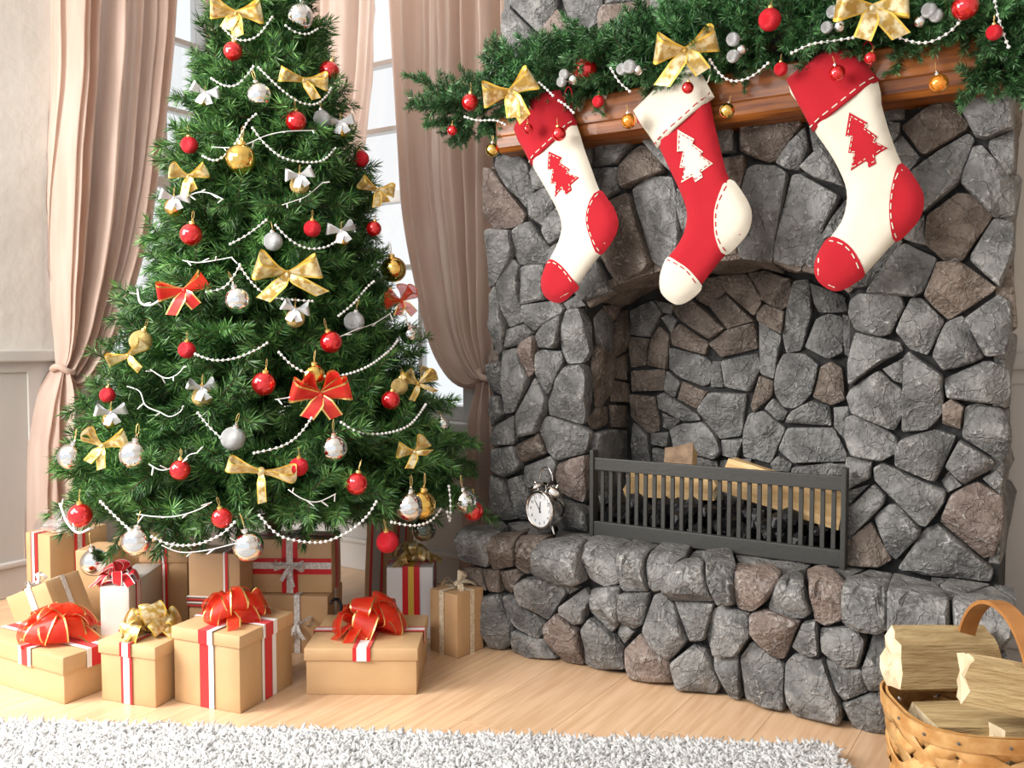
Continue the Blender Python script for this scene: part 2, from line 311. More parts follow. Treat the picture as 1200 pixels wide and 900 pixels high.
# ------------------------------------------------------------------ curtains
def resample(pts, n):
    d = [0]
    for a, b in zip(pts, pts[1:]): d.append(d[-1] + (Vector(b) - Vector(a)).length)
    out = []
    # catmull-rom through points
    def cr(i, t):
        p = [Vector(pts[max(0, min(len(pts) - 1, i + k))]) for k in (-1, 0, 1, 2)]
        return .5 * ((2 * p[1]) + (p[2] - p[0]) * t + (2 * p[0] - 5 * p[1] + 4 * p[2] - p[3]) * t * t + (3 * p[1] - p[0] - 3 * p[2] + p[3]) * t ** 3)
    for k in range(n):
        s = d[-1] * k / (n - 1); i = 0
        while i < len(d) - 2 and d[i + 1] < s: i += 1
        out.append(cr(i, (s - d[i]) / max(1e-9, d[i + 1] - d[i])))
    return out
def curtain_sheet(name, parent, f, PL, PR, nrm, folds, amp, seed, ns=150, ntt=70, pinch=(0, 0)):
    rg = random.Random(seed); ph = [rg.random() * 6.28 for _ in range(6)]; fr = [folds, folds * 1.73 + .3, folds * .47, folds * 3.1]
    a = resample([f(*p) for p in PL], ntt); b = resample([f(*p) for p in PR], ntt)
    V = []; Fc = []
    wmax = max((p - q).length for p, q in zip(a, b))
    for j in range(ntt):
        t = j / (ntt - 1); wd = (a[j] - b[j]).length / wmax
        for i in range(ns + 1):
            s = i / ns; ss = s + .012 * math.sin(5 * t + ph[4] + 9 * s)
            h = 1.3 * (abs(math.sin(3.1416 * fr[0] * ss + ph[0])) ** .7 * 2 - 1.2) + .40 * math.sin(6.283 * fr[1] * ss + ph[1] + 1.1 * t) + .5 * math.sin(6.283 * fr[2] * ss + ph[2]) + .20 * math.sin(6.283 * fr[3] * ss + ph[3] + 2 * t)
            h += .25 * noise.noise((s * 9, t * 7, seed))
            k = amp * (.35 + .65 * wd)
            V.append(a[j].lerp(b[j], s) + nrm * (h * k + .035))
    for j in range(ntt - 1):
        for i in range(ns): q = j * (ns + 1) + i; Fc.append((q, q + 1, q + ns + 2, q + ns + 1))
    return mk(name, V, Fc, MT['curtain'], parent, smooth=True)
def curtain(label, f, nrm, top, tail, tie, folds, amp, seed):
    o = empty('curtain', (0, 0, 0), label=label, cat='curtain', group='linen curtains at the windows')
    curtain_sheet('drape', o, f, top[0], top[1], nrm, folds, amp, seed)
    if tail: curtain_sheet('tail', o, f, tail[0], tail[1], nrm, folds * .45, amp * 1.1, seed + 1, 70, 40)
    if tie:
        c = f(*tie) + nrm * .035
        sd = Vector((nrm.y, -nrm.x, 0))
        pts = [c + sd * (.030 * math.cos(a)) + nrm * (.034 * math.sin(a)) + Vector((0, 0, .012 * math.cos(a) + .004 * math.sin(3 * a))) for a in [6.283 * k / 20 for k in range(20)]]
        MB().tube(pts, .011, 8, closed=True).obj('tieback', MT['curtain'], o, smooth=True)
    return o
fA = lambda x, y: onX(x, y, -2.955); NX = Vector((1, 0, 0))
fD = lambda x, y: onY(x, y, 2.455); NY = Vector((0, -1, 0))
curtain('beige linen curtain knotted low beside the plain plaster wall', fA, NX,
    ([(66, -90), (65, 60), (61, 200), (62, 330), (65, 400), (64, 428)], [(206, -90), (201, 40), (190, 160), (175, 270), (152, 350), (126, 412), (100, 449), (82, 460), (70, 440)]),
    ([(62, 432), (48, 465), (38, 520), (35, 600), (35, 690)], [(70, 436), (84, 465), (91, 520), (94, 600), (97, 690)]), (67, 434), 6.2, .048, 11)
curtain('narrow edge of beige linen curtain between left window panes and treetop', fA, NX,
    ([(236, -90), (238, 20), (243, 80), (250, 150), (254, 230), (257, 300)], [(258, -90), (258, 50), (258, 100), (258, 170), (258, 250), (259, 310)]), None, None, 1.4, .016, 12)
curtain('beige linen curtain behind the right shoulder of the tree', fD, NY,
    ([(283, -90), (284, 100), (285, 250), (282, 330)], [(449, -90), (447, 30), (441, 120), (430, 190), (412, 250), (385, 300), (345, 338), (296, 352)]), None, None, 5.2, .042, 13)
curtain('beige linen curtain swept into a swag against the stone fireplace', fD, NY,
    ([(463, -90), (466, 50), (471, 150), (480, 250), (494, 330), (509, 392), (522, 425), (540, 449), (560, 456), (574, 446)], [(604, -90), (603, 50), (600, 150), (594, 300), (586, 400), (581, 432)]),
    ([(572, 448), (564, 480), (560, 520), (556, 570), (552, 660)], [(584, 446), (588, 480), (592, 560), (594, 660)]), (579, 440), 6.2, .042, 14)
# ------------------------------------------------------------------ fireplace
YFP, YH, ZH, YBK = 2.26, 2.05, .305, 2.53
XF0, XF1 = -1.51, -.145
fp = empty('stone_fireplace', (0, 0, 0), label='grey fieldstone fireplace with raised hearth and wooden mantel', cat='fireplace')
# traced stone outlines, pixels; a leading letter picks the tone (b brown, p pink)
FRONT = """
582,197 583,185 613,180 624,195 627,223 618,242 601,222|p 574,199 580,200 615,251 612,262 598,267 580,267 573,253|625,188 662,188 655,217 628,221|623,233 638,222 656,224 651,242 640,265 624,254|652,243 668,250 664,275 647,285 641,272 642,262|576,273 580,270 603,272 604,293 600,303 581,331 575,336|606,271 623,261 646,293 643,308 611,309 606,299|602,305 609,312 610,347 614,376 599,382 593,363 583,333|612,315 617,312 642,312 641,350 614,356 611,340|575,345 580,337 588,358 595,385 593,407 585,414 576,385|615,359 652,354 662,362 660,367 627,386 615,377|596,388 615,381 623,390 612,402 597,406|663,356 677,347 684,357 668,362|p 627,395 629,398 628,433 621,440 609,410 613,402|661,371 656,400 651,407 633,406 631,393 641,381|668,364 681,363 688,380 690,413 683,424 667,425 660,407 662,378|591,412 606,409 619,443 618,448 602,482 593,483|576,428 588,425 590,447 589,461 576,455|633,414 638,411 658,413 659,423 651,446 642,460 632,442|654,447 667,430 684,428 690,440 689,465 684,496 646,485 645,470|628,445 640,468 639,480 630,506 612,510 606,487|576,465 585,466 591,484 578,498|602,489 607,514 605,519 578,521 576,513 586,498|b 606,523 632,509 641,530 613,541|634,502 642,489 682,500 691,508 685,530 658,537 643,525|577,528 603,523 611,543 609,549 593,558 578,549|616,548 648,535 653,544 648,564 640,574 621,568|p 653,549 660,541 685,535 688,573 684,587 659,574 653,560|578,557 593,563 602,585 607,606 590,608 578,604|598,563 613,558 625,580 630,606 612,607 606,585|655,586 683,593 690,601 691,624 657,620 651,606|628,583 650,582 648,605 634,606
672,170 699,167 694,195 676,199|703,164 750,157 743,164 726,191 698,194|b 728,198 741,179 753,172 771,181 779,200 733,220 727,212|695,200 724,198 724,213 725,222 712,232 701,220|b 713,237 735,228 740,235 752,275 765,308 758,317 725,331 706,300 701,285|743,223 762,208 788,209 793,232 799,276 797,305 781,313 768,308 756,270|700,304 716,341 687,352 676,340 690,306|797,222 816,236 814,266 804,300 801,275|757,166 776,160 800,158 812,190 806,214 793,204 782,193|834,148 860,146 860,177 840,178 832,165|b 872,147 936,139 939,147 909,187 901,189 873,178|943,151 947,175 936,198 923,197 912,190|b 847,187 872,185 873,193 867,217 858,209 850,200|949,148 966,167 955,174|941,196 965,173 975,178 989,218 958,208|877,199 885,195 909,196 922,203 919,230 906,284 904,304 868,301 866,285 870,228|930,207 938,206 983,231 981,237 958,285 940,311 908,305 910,285|992,236 1004,242 1000,270 985,292 952,312 946,308 962,284|808,150 828,148 836,180 845,205 834,215 816,190|b 818,220 838,220 858,226 862,250 862,296 830,303 806,304 812,272|968,152 1030,128 1034,148 1020,172 990,184 978,172|992,190 1036,156 1044,172 1046,196 1010,218 994,212|1048,204 1062,206 1076,222 1078,248 1056,262 1046,230|996,222 1012,224 1040,206 1042,240 1050,266 1006,268 1004,240|992,280 1006,274 1050,272 1056,284 1018,334 1000,336 960,316|662,190 672,204 692,204 708,236 694,262 670,246 656,222|672,254 692,268 698,292 686,302 672,302 666,284|650,290 664,282 668,306 688,308 674,336 664,350 648,350 646,312|600,160 640,150 690,140 690,162 672,166 620,182|1062,120 1100,106 1072,114|640,64 700,58 760,50 762,80 700,90 640,100|604,64 634,70 634,104 600,108 592,70|770,30 812,36 850,34 850,62 770,72|856,36 920,28 940,30 940,58 858,64|946,30 1010,26 1040,22 1044,48 948,56|1050,24 1100,24 1140,18 1186,26 1184,40 1052,48
1119,110 1132,105 1186,104 1186,151 1158,162 1145,159|b 1059,149 1112,115 1118,124 1133,147 1131,151 1086,181 1082,180|1036,126 1058,124 1058,138 1041,140|1075,117 1105,113 1078,125|1043,144 1053,146 1052,158 1047,165|1049,170 1057,162 1076,185 1064,199 1054,189|1069,203 1134,159 1140,164 1122,214 1083,247 1080,220|1162,166 1186,156 1187,199 1181,205 1161,174|1142,174 1150,173 1186,215 1187,250 1168,255 1129,215 1128,209|b 1089,255 1123,228 1138,230 1162,253 1139,286 1126,305 1108,305 1087,286|1062,275 1082,254 1083,285 1062,279|1166,258 1186,262 1187,293 1172,334 1140,305 1141,299|1053,291 1061,287 1096,304 1082,340 1072,346 1020,342|b 1101,309 1125,309 1165,337 1162,341 1112,373 1086,347|998,353 1007,346 1055,348 1059,360 1043,390 1033,393 1004,385 996,367|1053,388 1070,350 1081,352 1105,377 1086,414 1067,407|1133,374 1171,347 1182,356 1184,386 1178,414 1157,416|1096,417 1110,379 1127,372 1134,382 1151,418 1141,423 1107,432|1004,392 1054,403 1056,410 1035,421 998,449 997,426|1038,433 1058,422 1057,447 1050,445|1062,418 1066,414 1094,433 1104,441 1104,482 1086,502 1059,504|1109,445 1152,425 1163,425 1181,436 1182,464 1171,472 1113,464|994,466 998,458 1031,436 1056,458 1056,486 1047,502 1001,482|b 1107,475 1116,469 1128,477 1124,500 1107,495|1133,478 1145,474 1171,480 1180,491 1183,519 1174,539 1130,511|993,491 1000,488 1037,504 1050,515 1049,530 1033,538 1001,532 992,511|1053,527 1058,516 1097,505 1118,512 1105,543 1095,562 1053,543|1111,546 1126,518 1163,540 1162,547 1130,565|994,538 1020,542 1018,559 996,570|1026,549 1035,544 1107,576 1105,588 1086,613 1080,611 1027,562|1106,564 1112,556 1124,568 1112,574|1155,561 1167,554 1173,561 1171,576|993,583 998,576 1017,569 997,587|993,600 1024,570 1036,581 1034,590 998,627|1027,606 1042,593 1052,593 1078,619 1076,627 1050,653 1043,646|p 1107,603 1117,580 1145,566 1173,583 1175,610 1164,647 1154,652 1104,610|b 995,635 1020,614 1043,655 1031,661 997,659|1056,664 1083,623 1099,615 1108,621 1162,668 1159,679 1090,671
590,15 598,12 626,40 605,59 591,47|600,5 605,-20 652,-20 653,10 632,37|p 635,42 654,13 669,35 652,62 640,66|657,-20 700,-20 707,12 704,27 680,42 672,31|711,-22 745,-22 745,1 712,5|p 707,23 712,12 760,1 763,18 745,44 707,52|767,-12 785,-12 788,15 766,22|791,-14 812,-20 806,5 795,10|797,12 815,0 823,15 812,30 800,28|b 826,-18 862,-20 868,14 848,28 828,14|872,-20 915,-20 918,18 884,30 873,14|921,-20 968,-22 970,10 945,24 923,16|974,-22 1020,-22 1016,14 990,22 975,10|1025,-22 1075,-24 1080,8 1050,20 1022,12|1083,-22 1130,-22 1136,12 1100,20 1085,8|1136,-22 1185,-22 1185,16 1160,24 1141,10"""
BACK = """
740,365 767,354 776,367 762,394 740,391|778,373 785,369 792,375 787,389|b 740,396 761,398 757,420 755,427 741,429|b 764,398 773,384 784,394 781,431 760,427|b 788,358 812,352 849,385 833,396 796,372|771,353 787,358 786,366 779,365|b 788,390 797,381 830,402 827,414 789,403|786,409 827,419 834,428 831,448 825,451 800,441 786,431|b 833,403 852,389 884,380 887,407 846,417|b 833,358 852,346 883,376 853,385|b 816,328 843,326 849,342 830,357 817,350|b 844,325 877,322 891,347 892,355 883,368 853,341|b 880,321 900,319 927,328 924,356 915,362 894,350|b 888,368 897,358 919,366 916,389 889,375|931,331 947,329 951,367 938,409 923,412 919,393 924,362|951,333 989,348 992,364 962,365 956,355|958,375 972,369 986,373 988,412 972,419 946,406|990,371 998,373 998,419 992,414|891,379 914,394 912,410 907,442 894,437|848,424 887,416 891,430 879,457 853,452|837,425 845,425 847,452 835,452|911,438 919,416 943,416 959,428 952,459 939,472 930,477 920,476 910,462|b 964,431 975,425 986,432 991,467 975,473 955,464|b 883,475 893,442 906,448 904,463 885,481|900,478 907,469 922,483 918,491 912,490|923,494 930,483 953,471 971,477 973,497|819,480 833,461 874,463 868,509 845,513 829,494|873,503 879,486 895,483 919,502 903,541 873,534|914,527 924,503 976,503 991,533 989,539 931,541|979,479 994,478 993,514 981,500|847,517 869,516 864,536 849,532|786,504 800,498 823,496 839,510 846,529 840,536 791,525|773,464 780,461 817,487 819,491 802,492 774,477|b 741,463 769,466 772,504 760,506 741,487|b 743,436 779,434 777,456 744,457|784,437 797,448 791,464 781,457|b 801,449 828,460 816,477 796,467|778,486 795,493 786,502 779,499|764,509 782,508 782,522 766,519|743,497 759,511 761,540 743,540|905,544 913,536 926,544 924,551 907,549|931,549 975,544 975,559 932,559|979,545 992,545 992,560 980,560|846,541 879,539 877,551 846,549|766,526 840,542 838,575 768,570|745,545 763,545 764,600 745,600|845,555 900,555 898,600 846,598|905,556 960,563 962,610 904,606"""
SIDE = """
696,374 705,363 715,380 717,416 699,402|b 707,359 725,359 723,369 715,377|b 718,380 725,368 735,364 736,385 721,390|b 720,392 736,388 736,409 719,417|b 696,408 700,404 714,418 713,450 706,474 698,476 693,430|b 718,424 736,414 736,446 717,441|b 689,493 697,479 710,478 711,494 700,501 693,501|b 717,447 736,451 736,471 725,469 716,469|b 714,476 736,477 736,499 716,499|693,509 711,504 734,506 734,545 693,545|693,550 734,550 734,590 693,600"""
HEARTH = """
538,637 552,621 588,611 594,620 585,628 575,650 572,663 542,656|b 577,643 590,628 623,619 613,628 605,645 602,662 580,666 576,657|b 607,663 610,643 619,628 650,626 637,637 627,669 618,671|630,668 634,648 651,633 680,633 687,638 689,677 680,682 643,676|689,635 696,631 741,633 728,646 726,682 710,686 694,677|729,648 748,635 777,638 762,648 759,691 733,691 730,687|763,653 779,639 811,641 802,655 779,689 767,691 763,687|781,692 804,659 817,658 823,659 837,702 792,701|809,654 818,644 854,646 845,650 824,652|824,654 857,649 861,668 861,706 846,706 834,675|p 866,661 900,664 914,673 912,682 898,702 882,715 867,711|861,649 898,653 912,657 897,661 868,658|903,711 918,678 930,668 939,674 950,716 942,722 914,721|902,660 913,657 949,661 942,667 919,671|p 948,669 963,663 989,685 987,724 968,731 958,726 954,698|973,665 987,662 1012,666 993,676|994,683 1020,669 1044,673 1042,732 1033,737 1010,734 993,724|1049,673 1091,683 1101,690 1112,713 1114,737 1100,741 1051,739 1046,734|1094,677 1111,679 1100,685|1104,687 1115,679 1157,685 1120,699 1113,699|1118,705 1162,688 1187,705 1189,736 1167,762 1144,757 1126,749|1168,686 1185,688 1190,704 1174,692|655,622 690,627 732,631 700,631 686,636 652,631|596,615 620,612 650,617 640,624 615,624
b 549,666 563,667 572,689 551,683|b 567,668 585,669 588,691 578,690|b 589,671 606,668 611,674 602,692 594,689|611,685 618,678 655,679 663,693 659,700 643,724 614,703|661,685 679,689 668,694|571,698 587,696 602,727 601,752 593,758 578,754 571,735|595,698 607,698 617,710 641,733 636,744 611,732 601,718|606,739 641,749 652,769 623,766 605,761|p 644,731 657,718 679,737 684,776 661,772 646,747|661,710 686,691 691,698 686,727 677,729 661,717|696,691 727,688 726,729 718,738 695,715|686,735 695,724 712,736 729,757 731,782 701,782 689,777|731,696 759,696 754,729 745,734 730,726|726,742 730,731 742,740 732,751|p 734,762 752,744 786,775 788,797 744,792|756,738 769,698 778,696 789,708 807,747 787,770|794,706 836,708 827,746 813,747|831,747 839,714 850,711 877,720 879,743 865,764 841,766|791,775 815,756 827,761 842,800 839,810 799,802|839,771 864,769 867,816 858,814 841,780|p 883,719 900,714 936,728 919,769 910,769 884,740|870,770 882,754 917,780 920,827 876,817|931,757 943,731 956,728 960,765 944,767|964,738 1006,736 1014,748 1007,776 992,778 968,760|923,778 931,769 964,773 986,823 986,842 933,832 923,803|971,774 1010,784 1016,807 992,815 984,806|991,822 1020,813 1044,814 1044,857 1003,849|1014,783 1026,743 1039,743 1044,806 1021,806|1049,746 1094,749 1108,770 1098,798 1060,790|1103,749 1114,746 1121,757 1112,760|1050,803 1098,806 1099,860 1052,859|1105,806 1148,802 1153,868 1108,864|1115,768 1178,770 1178,799 1116,798|1157,806 1184,806 1184,878 1161,874"""
def parse(s):
    out = []
    for tok in s.replace('\n', '|').split('|'):
        tok = tok.strip()
        if not tok: continue
        tone = 'g'
        if tok[0] in 'bp': tone, tok = tok[0], tok[2:]
        out.append((tone, [tuple(float(c) for c in q.split(',')) for q in tok.split()]))
    return out
STM = {'g': MT['stone'], 'b': MT['stone_b'], 'p': MT['stone_p']}
def area2(p): return .5 * sum(p[i - 1][0] * p[i][1] - p[i][0] * p[i - 1][1] for i in range(len(p)))
def stone(parent, poly, tone, T, mapf, rg, sub=0, grow=.0042):
    if area2(poly) < 0: poly = poly[::-1]
    n = len(poly); A = abs(area2(poly)); sa = area2(poly); cr_ = [(poly[i - 1], poly[i], poly[i - 1][0] * poly[i][1] - poly[i][0] * poly[i - 1][1]) for i in range(n)]
    c = Vector((sum((p[0] + q[0]) * k for p, q, k in cr_) / (6 * sa), sum((p[1] + q[1]) * k for p, q, k in cr_) / (6 * sa)))
    P0 = [Vector(p) for p in poly]; P = []; ring = []
    for i in range(n):   # grow the outline a little so that the joints stay narrow
        e0 = (P0[i] - P0[i - 1]); e1 = (P0[(i + 1) % n] - P0[i]); n0 = Vector((e0.y, -e0.x)).normalized(); n1 = Vector((e1.y, -e1.x)).normalized(); bs = n0 + n1
        P.append(P0[i] + (bs / max(bs.dot(n0), .6) if bs.length > .2 else n0) * grow)
    rad = math.sqrt(A / 3.14)
    for i in range(n):
        a, b, d = P[i - 1], P[i], P[(i + 1) % n]
        ea, ed = (a - b), (d - b); la, ld = ea.length, ed.length; k = min(.15 * rad, .28 * la, .28 * ld)
        p0 = b + ea / max(la, 1e-9) * k; p2 = b + ed / max(ld, 1e-9) * k
        ring += [p0, (p0 + p2) * .22 + b * .56, p2]
        if ld > rad * .9: ring.append((p2 + (d - ed / ld * 0)) * .5 if False else b.lerp(d, .5) + Vector((ed.y, -ed.x)).normalized() * rg.uniform(-.02, .03) * rad)
    m = len(ring); T = min(T, rad * .75) * rg.uniform(.85, 1.2)
    tu, tv = rg.uniform(-.16, .16), rg.uniform(-.16, .16)
    cuts = []
    for _ in range(rg.randint(2, 4)):
        an = rg.random() * 6.283; cuts.append((math.cos(an), math.sin(an), rad * rg.uniform(.2, .65), rg.uniform(.3, .85)))
    def H(p, base):
        q = p - c; h = base + tu * q.x + tv * q.y
        for cx, cy, o, s in cuts: h -= max(0, q.x * cx + q.y * cy - o) * s
        return max(h + .08 * T * noise.noise((p.x * 40, p.y * 40, T * 90)), .25 * T)
    V = []
    for sc, hf in ((1.0, None), (1.0, .50), (.975, .86), (.89, 1.0), (.5, 1.02)):
        for p in ring:
            q = c + (p - c) * sc
            if sc < .9: q = q + Vector((rg.uniform(-1, 1), rg.uniform(-1, 1))) * .035 * rad
            V.append(Vector((q.x, q.y, -.02 if hf is None else (hf * T if hf < .5 else (H(q, T) * hf)))))
    V.append(Vector((c.x, c.y, H(c, T) * 1.03)))
    Fc = []
    for r_ in range(4):
        for k in range(m): Fc.append((r_ * m + k, r_ * m + (k + 1) % m, (r_ + 1) * m + (k + 1) % m, (r_ + 1) * m + k))
    for k in range(m): Fc.append((4 * m + k, 4 * m + (k + 1) % m, 5 * m))
    if sub:
        bm = bmesh.new(); bv = [bm.verts.new(v) for v in V]
        for f in Fc: bm.faces.new([bv[i] for i in f])
        bmesh.ops.subdivide_edges(bm, edges=bm.edges[:], cuts=sub, use_grid_fill=True)
        bm.verts.index_update(); V = [v.co.copy() for v in bm.verts]; Fc = [[v.index for v in f.verts] for f in bm.faces]; bm.free()
    W = [mapf(v.x, v.y, v.z) for v in V]; o0 = mapf(c.x, c.y, 0)
    return mk('stone', [p - o0 for p in W], Fc, STM[tone], parent, smooth=True, sharp=34, loc=o0)
# --- bodies of mortar
arch_px = [(686, 353), (723, 333), (766, 319), (800, 310), (868, 303), (905, 307), (940, 313), (975, 323), (1000, 343)]
AR = [onY(x, y, YFP) for x, y in arch_px]
XO0, XO1 = AR[0].x, -.475
AR[-1].x = XO1
XFU = onY(589, 30, YFP).x
out2 = [(XF0, 0), (XF0, 1.42), (XFU, 1.42), (XFU, 2.3), (XF1, 2.3), (XF1, 0), (XO1, 0)] + [(p.x, p.z) for p in AR[::-1]] + [(XO0, 0)]
def extrude_xz(pl, y0, y1):
    bm = bmesh.new(); vs = [bm.verts.new((x, y0, z)) for x, z in pl]; f = bm.faces.new(vs)
    r = bmesh.ops.extrude_face_region(bm, geom=[f])
    for e in r['geom']:
        if isinstance(e, bmesh.types.BMVert): e.co.y = y1
    bmesh.ops.recalc_face_normals(bm, faces=bm.faces[:]); bm.verts.index_update()
    v = [q.co.copy() for q in bm.verts]; fc = [[q.index for q in f.verts] for f in bm.faces]; bm.free(); return v, fc
v, f = extrude_xz(out2, YFP + .011, YBK); breast = mk('chimney_breast', v, f, MT['mortar'], fp)
fb = MB().box((XO0 - .03, YBK + .008, 0), (XO1 + .03, YBK + .04, 1.1)).box((XO0 - .03, YFP + .02, 0), (XO0 - .001, YBK, .95)).box((XO1 + .001, YFP + .02, 0), (XO1 + .03, YBK, .95)).box((XO0, YFP, .2), (XO1, YBK, ZH - .004)).obj('firebox', MT['mortar'], fp)
XH0, XH1 = -1.425, -.145
def hearth_profile(v, h, r=.03):
    # v runs up the front face, over a rounded edge, back along the top
    e = ZH - r; arc = r * math.pi / 2
    if h > 0: q_ = min(1, max(0, (v - ZH + .03) / .05)); h *= 1 - .68 * q_ * q_ * (3 - 2 * q_)
    if v <= e: return YH - h, v
    s = (v - e) * (arc / (2 * r))
    if s <= arc:
        a = s / r; return YH + r - (r + h) * math.cos(a), e + (r + h) * math.sin(a)
    return YH + r + (v - e - 2 * r), ZH + h
hv = [(XH0, y, z) for y, z in [(YFP + .03, 0), (YH + .016, 0)] + [hearth_profile(v_, -.016) for v_ in (.2, .27, .28, .29, .30, .31, .32, .33, .34, .4)] + [(YFP + .03, ZH - .016)]]
n = len(hv); hv += [(XH1, y, z) for _, y, z in hv]
hearth = mk('hearth', hv, [tuple(range(n))[::-1], tuple(range(n, 2 * n))] + [(i, (i + 1) % n, n + (i + 1) % n, n + i) for i in range(n)], MT['mortar'], fp)
rg = random.Random(21)
for tone, pl in parse(FRONT):
    stone(breast, [(onY(x, y, YFP).x, onY(x, y, YFP).z) for x, y in pl], tone, .030, lambda u, v, h: Vector((u, YFP - h, v)), rg)
for tone, pl in parse(BACK):
    stone(fb, [(onY(x, y, YBK).x, onY(x, y, YBK).z) for x, y in pl], tone, .020, lambda u, v, h: Vector((u, YBK - h, v)), rg)
for tone, pl in parse(SIDE):
    stone(fb, [(onX(x, y, XO0).y, onX(x, y, XO0).z) for x, y in pl], tone, .016, lambda u, v, h: Vector((XO0 + h, u, v)), rg)
def h_uv(x, y):
    p = onY(x, y, YH)
    if p.z <= ZH: return (p.x, p.z)
    p = onZ(x, y, ZH); return (p.x, ZH + p.y - YH)
for k, (tone, pl) in enumerate(parse(HEARTH)):
    uv = [h_uv(x, y) for x, y in pl]; top = max(q[1] for q in uv) > ZH - .03
    stone(hearth, uv, tone, .048 if top and min(q[1] for q in uv) < .29 else (.014 if top else .034), lambda u, v, h: Vector((u, *hearth_profile(v, h))), rg, 1 if top else 0)
# soffit slabs under the arch
for i in range(len(AR) - 1):
    a, b = AR[i], AR[i + 1]; d = Vector((b.x - a.x, b.z - a.z)); L_ = d.length; d.normalize(); nn = Vector((d.y, -d.x))
    def mp(u, v, h, a=a, d=d, nn=nn): return Vector((a.x + d.x * u + nn.x * h, v, a.z + d.y * u + nn.y * h))
    stone(breast, [(.004, YFP + .004), (L_ - .004, YFP + .004), (L_ - .004, YFP + .13), (.004, YFP + .13)], 'b', .010, mp, rg)
    stone(breast, [(.004, YFP + .138), (L_ - .004, YFP + .138), (L_ - .004, YBK - .005), (.004, YBK - .005)], 'b', .010, mp, rg)
# stones on the returns (left and right sides of breast and hearth) and above the picture
def rows(parent, u0, u1, v0, v1, ru, rv, T, mapf):
    nv = max(1, round((v1 - v0) / rv)); vb = [v0 + (v1 - v0) * i / nv for i in range(nv + 1)]
    for i in range(nv):
        nu = max(1, round((u1 - u0) / ru)); 
        us = [u0] + sorted(u0 + (u1 - u0) * (k + rg.uniform(-.2, .2)) / nu for k in range(1, nu)) + [u1]
        for a, b in zip(us, us[1:]):
            j = lambda: rg.uniform(-.012, .012)
            stone(parent, [(a + .005, vb[i] + .005 + abs(j())), (b - .005 - abs(j()), vb[i] + .005), (b - .005, vb[i + 1] - .005 - abs(j())), ((a + b) / 2, vb[i + 1] - .004), (a + .005 + abs(j()), vb[i + 1] - .006)], rg.choice('gggb'), T, mapf, rg)
rows(breast, YFP + .005, YB - .01, .02, 1.40, .24, .17, .012, lambda u, v, h: Vector((XF0 - h, u, v)))
rows(breast, YFP + .005, YB - .01, 1.44, 2.28, .24, .17, .012, lambda u, v, h: Vector((XFU - h, u, v)))
rows(breast, YFP + .005, YB - .01, .34, 2.28, .24, .17, .010, lambda u, v, h: Vector((XF1 + h, u, v)))
rows(hearth, YH + .03, YFP + .02, .02, ZH - .02, .2, .14, .018, lambda u, v, h: Vector((XH1 + h, u, v)))
rows(hearth, YH + .03, YFP + .02, .02, ZH - .02, .2, .14, .03, lambda u, v, h: Vector((XH0 - h, u, v)))
rows(breast, XFU + .01, XF1 - .01, 1.90, 2.28, .15, .13, .03, lambda u, v, h: Vector((u, YFP - h, v)))
# mantel
pf = [(2.262, 1.385), (2.165, 1.385), (2.15, 1.398), (2.147, 1.426), (2.143, 1.430), (2.143, 1.496), (2.149, 1.502), (2.262, 1.502)]
XM0, XM1 = -1.415, -.155; mv = []; nseg = 16
for s in range(nseg + 1):
    x = XM0 + (XM1 - XM0) * s / nseg
    mv += [(x, y + (.0022 * noise.noise((x * 6, z * 9, 1)) if y < 2.2 else 0), z + .002 * noise.noise((x * 5, y * 9, 4))) for y, z in pf]
n = len(pf); mf = [tuple(range(n)), tuple(nseg * n + k for k in range(n))[::-1]] + [(s * n + k, (s + 1) * n + k, (s + 1) * n + (k + 1) % n, s * n + (k + 1) % n) for s in range(nseg) for k in range(n)]
mk('mantel_shelf', mv, mf, MT['mantel'], fp)
# ------------------------------------------------------------------ fire guard
YG = 2.205
gl, gr = onY(695, 600, YG).x, onY(989, 620, YG).x
zt = (onY(700, 538, YG).z + onY(985, 556, YG).z) / 2; zb = ZH + .004
g = empty('fire_guard', ((gl + gr) / 2, YG, ZH), label='black slatted iron fire guard across the firebox opening', cat='fire guard'); cx = (gl + gr) / 2
for s in (-1, 1):
    MB().bbox((s * (gr - gl) / 2 - .006, -.012, 0), (s * (gr - gl) / 2 + .006, .02, zt - ZH + .02), .002).obj('post', MT['black'], g)
rl = zt - ZH
MB().bbox((gl - cx, -.006, rl - .034), (gr - cx, .006, rl), .002).obj('rail', MT['black'], g)
MB().bbox((gl - cx, -.008, .008), (gr - cx, .008, .048), .002).obj('rail', MT['black'], g)
bar = mesh('bar', *(lambda q: (q.v, q.f))(MB().bbox((-.0052, .004, .04), (.0052, .012, rl - .02), .001)), MT['black'])
nb = 25
for i in range(nb): link('bar', bar, g, (gl - cx + (gr - gl) * (i + 1) / (nb + 1), 0, 0))
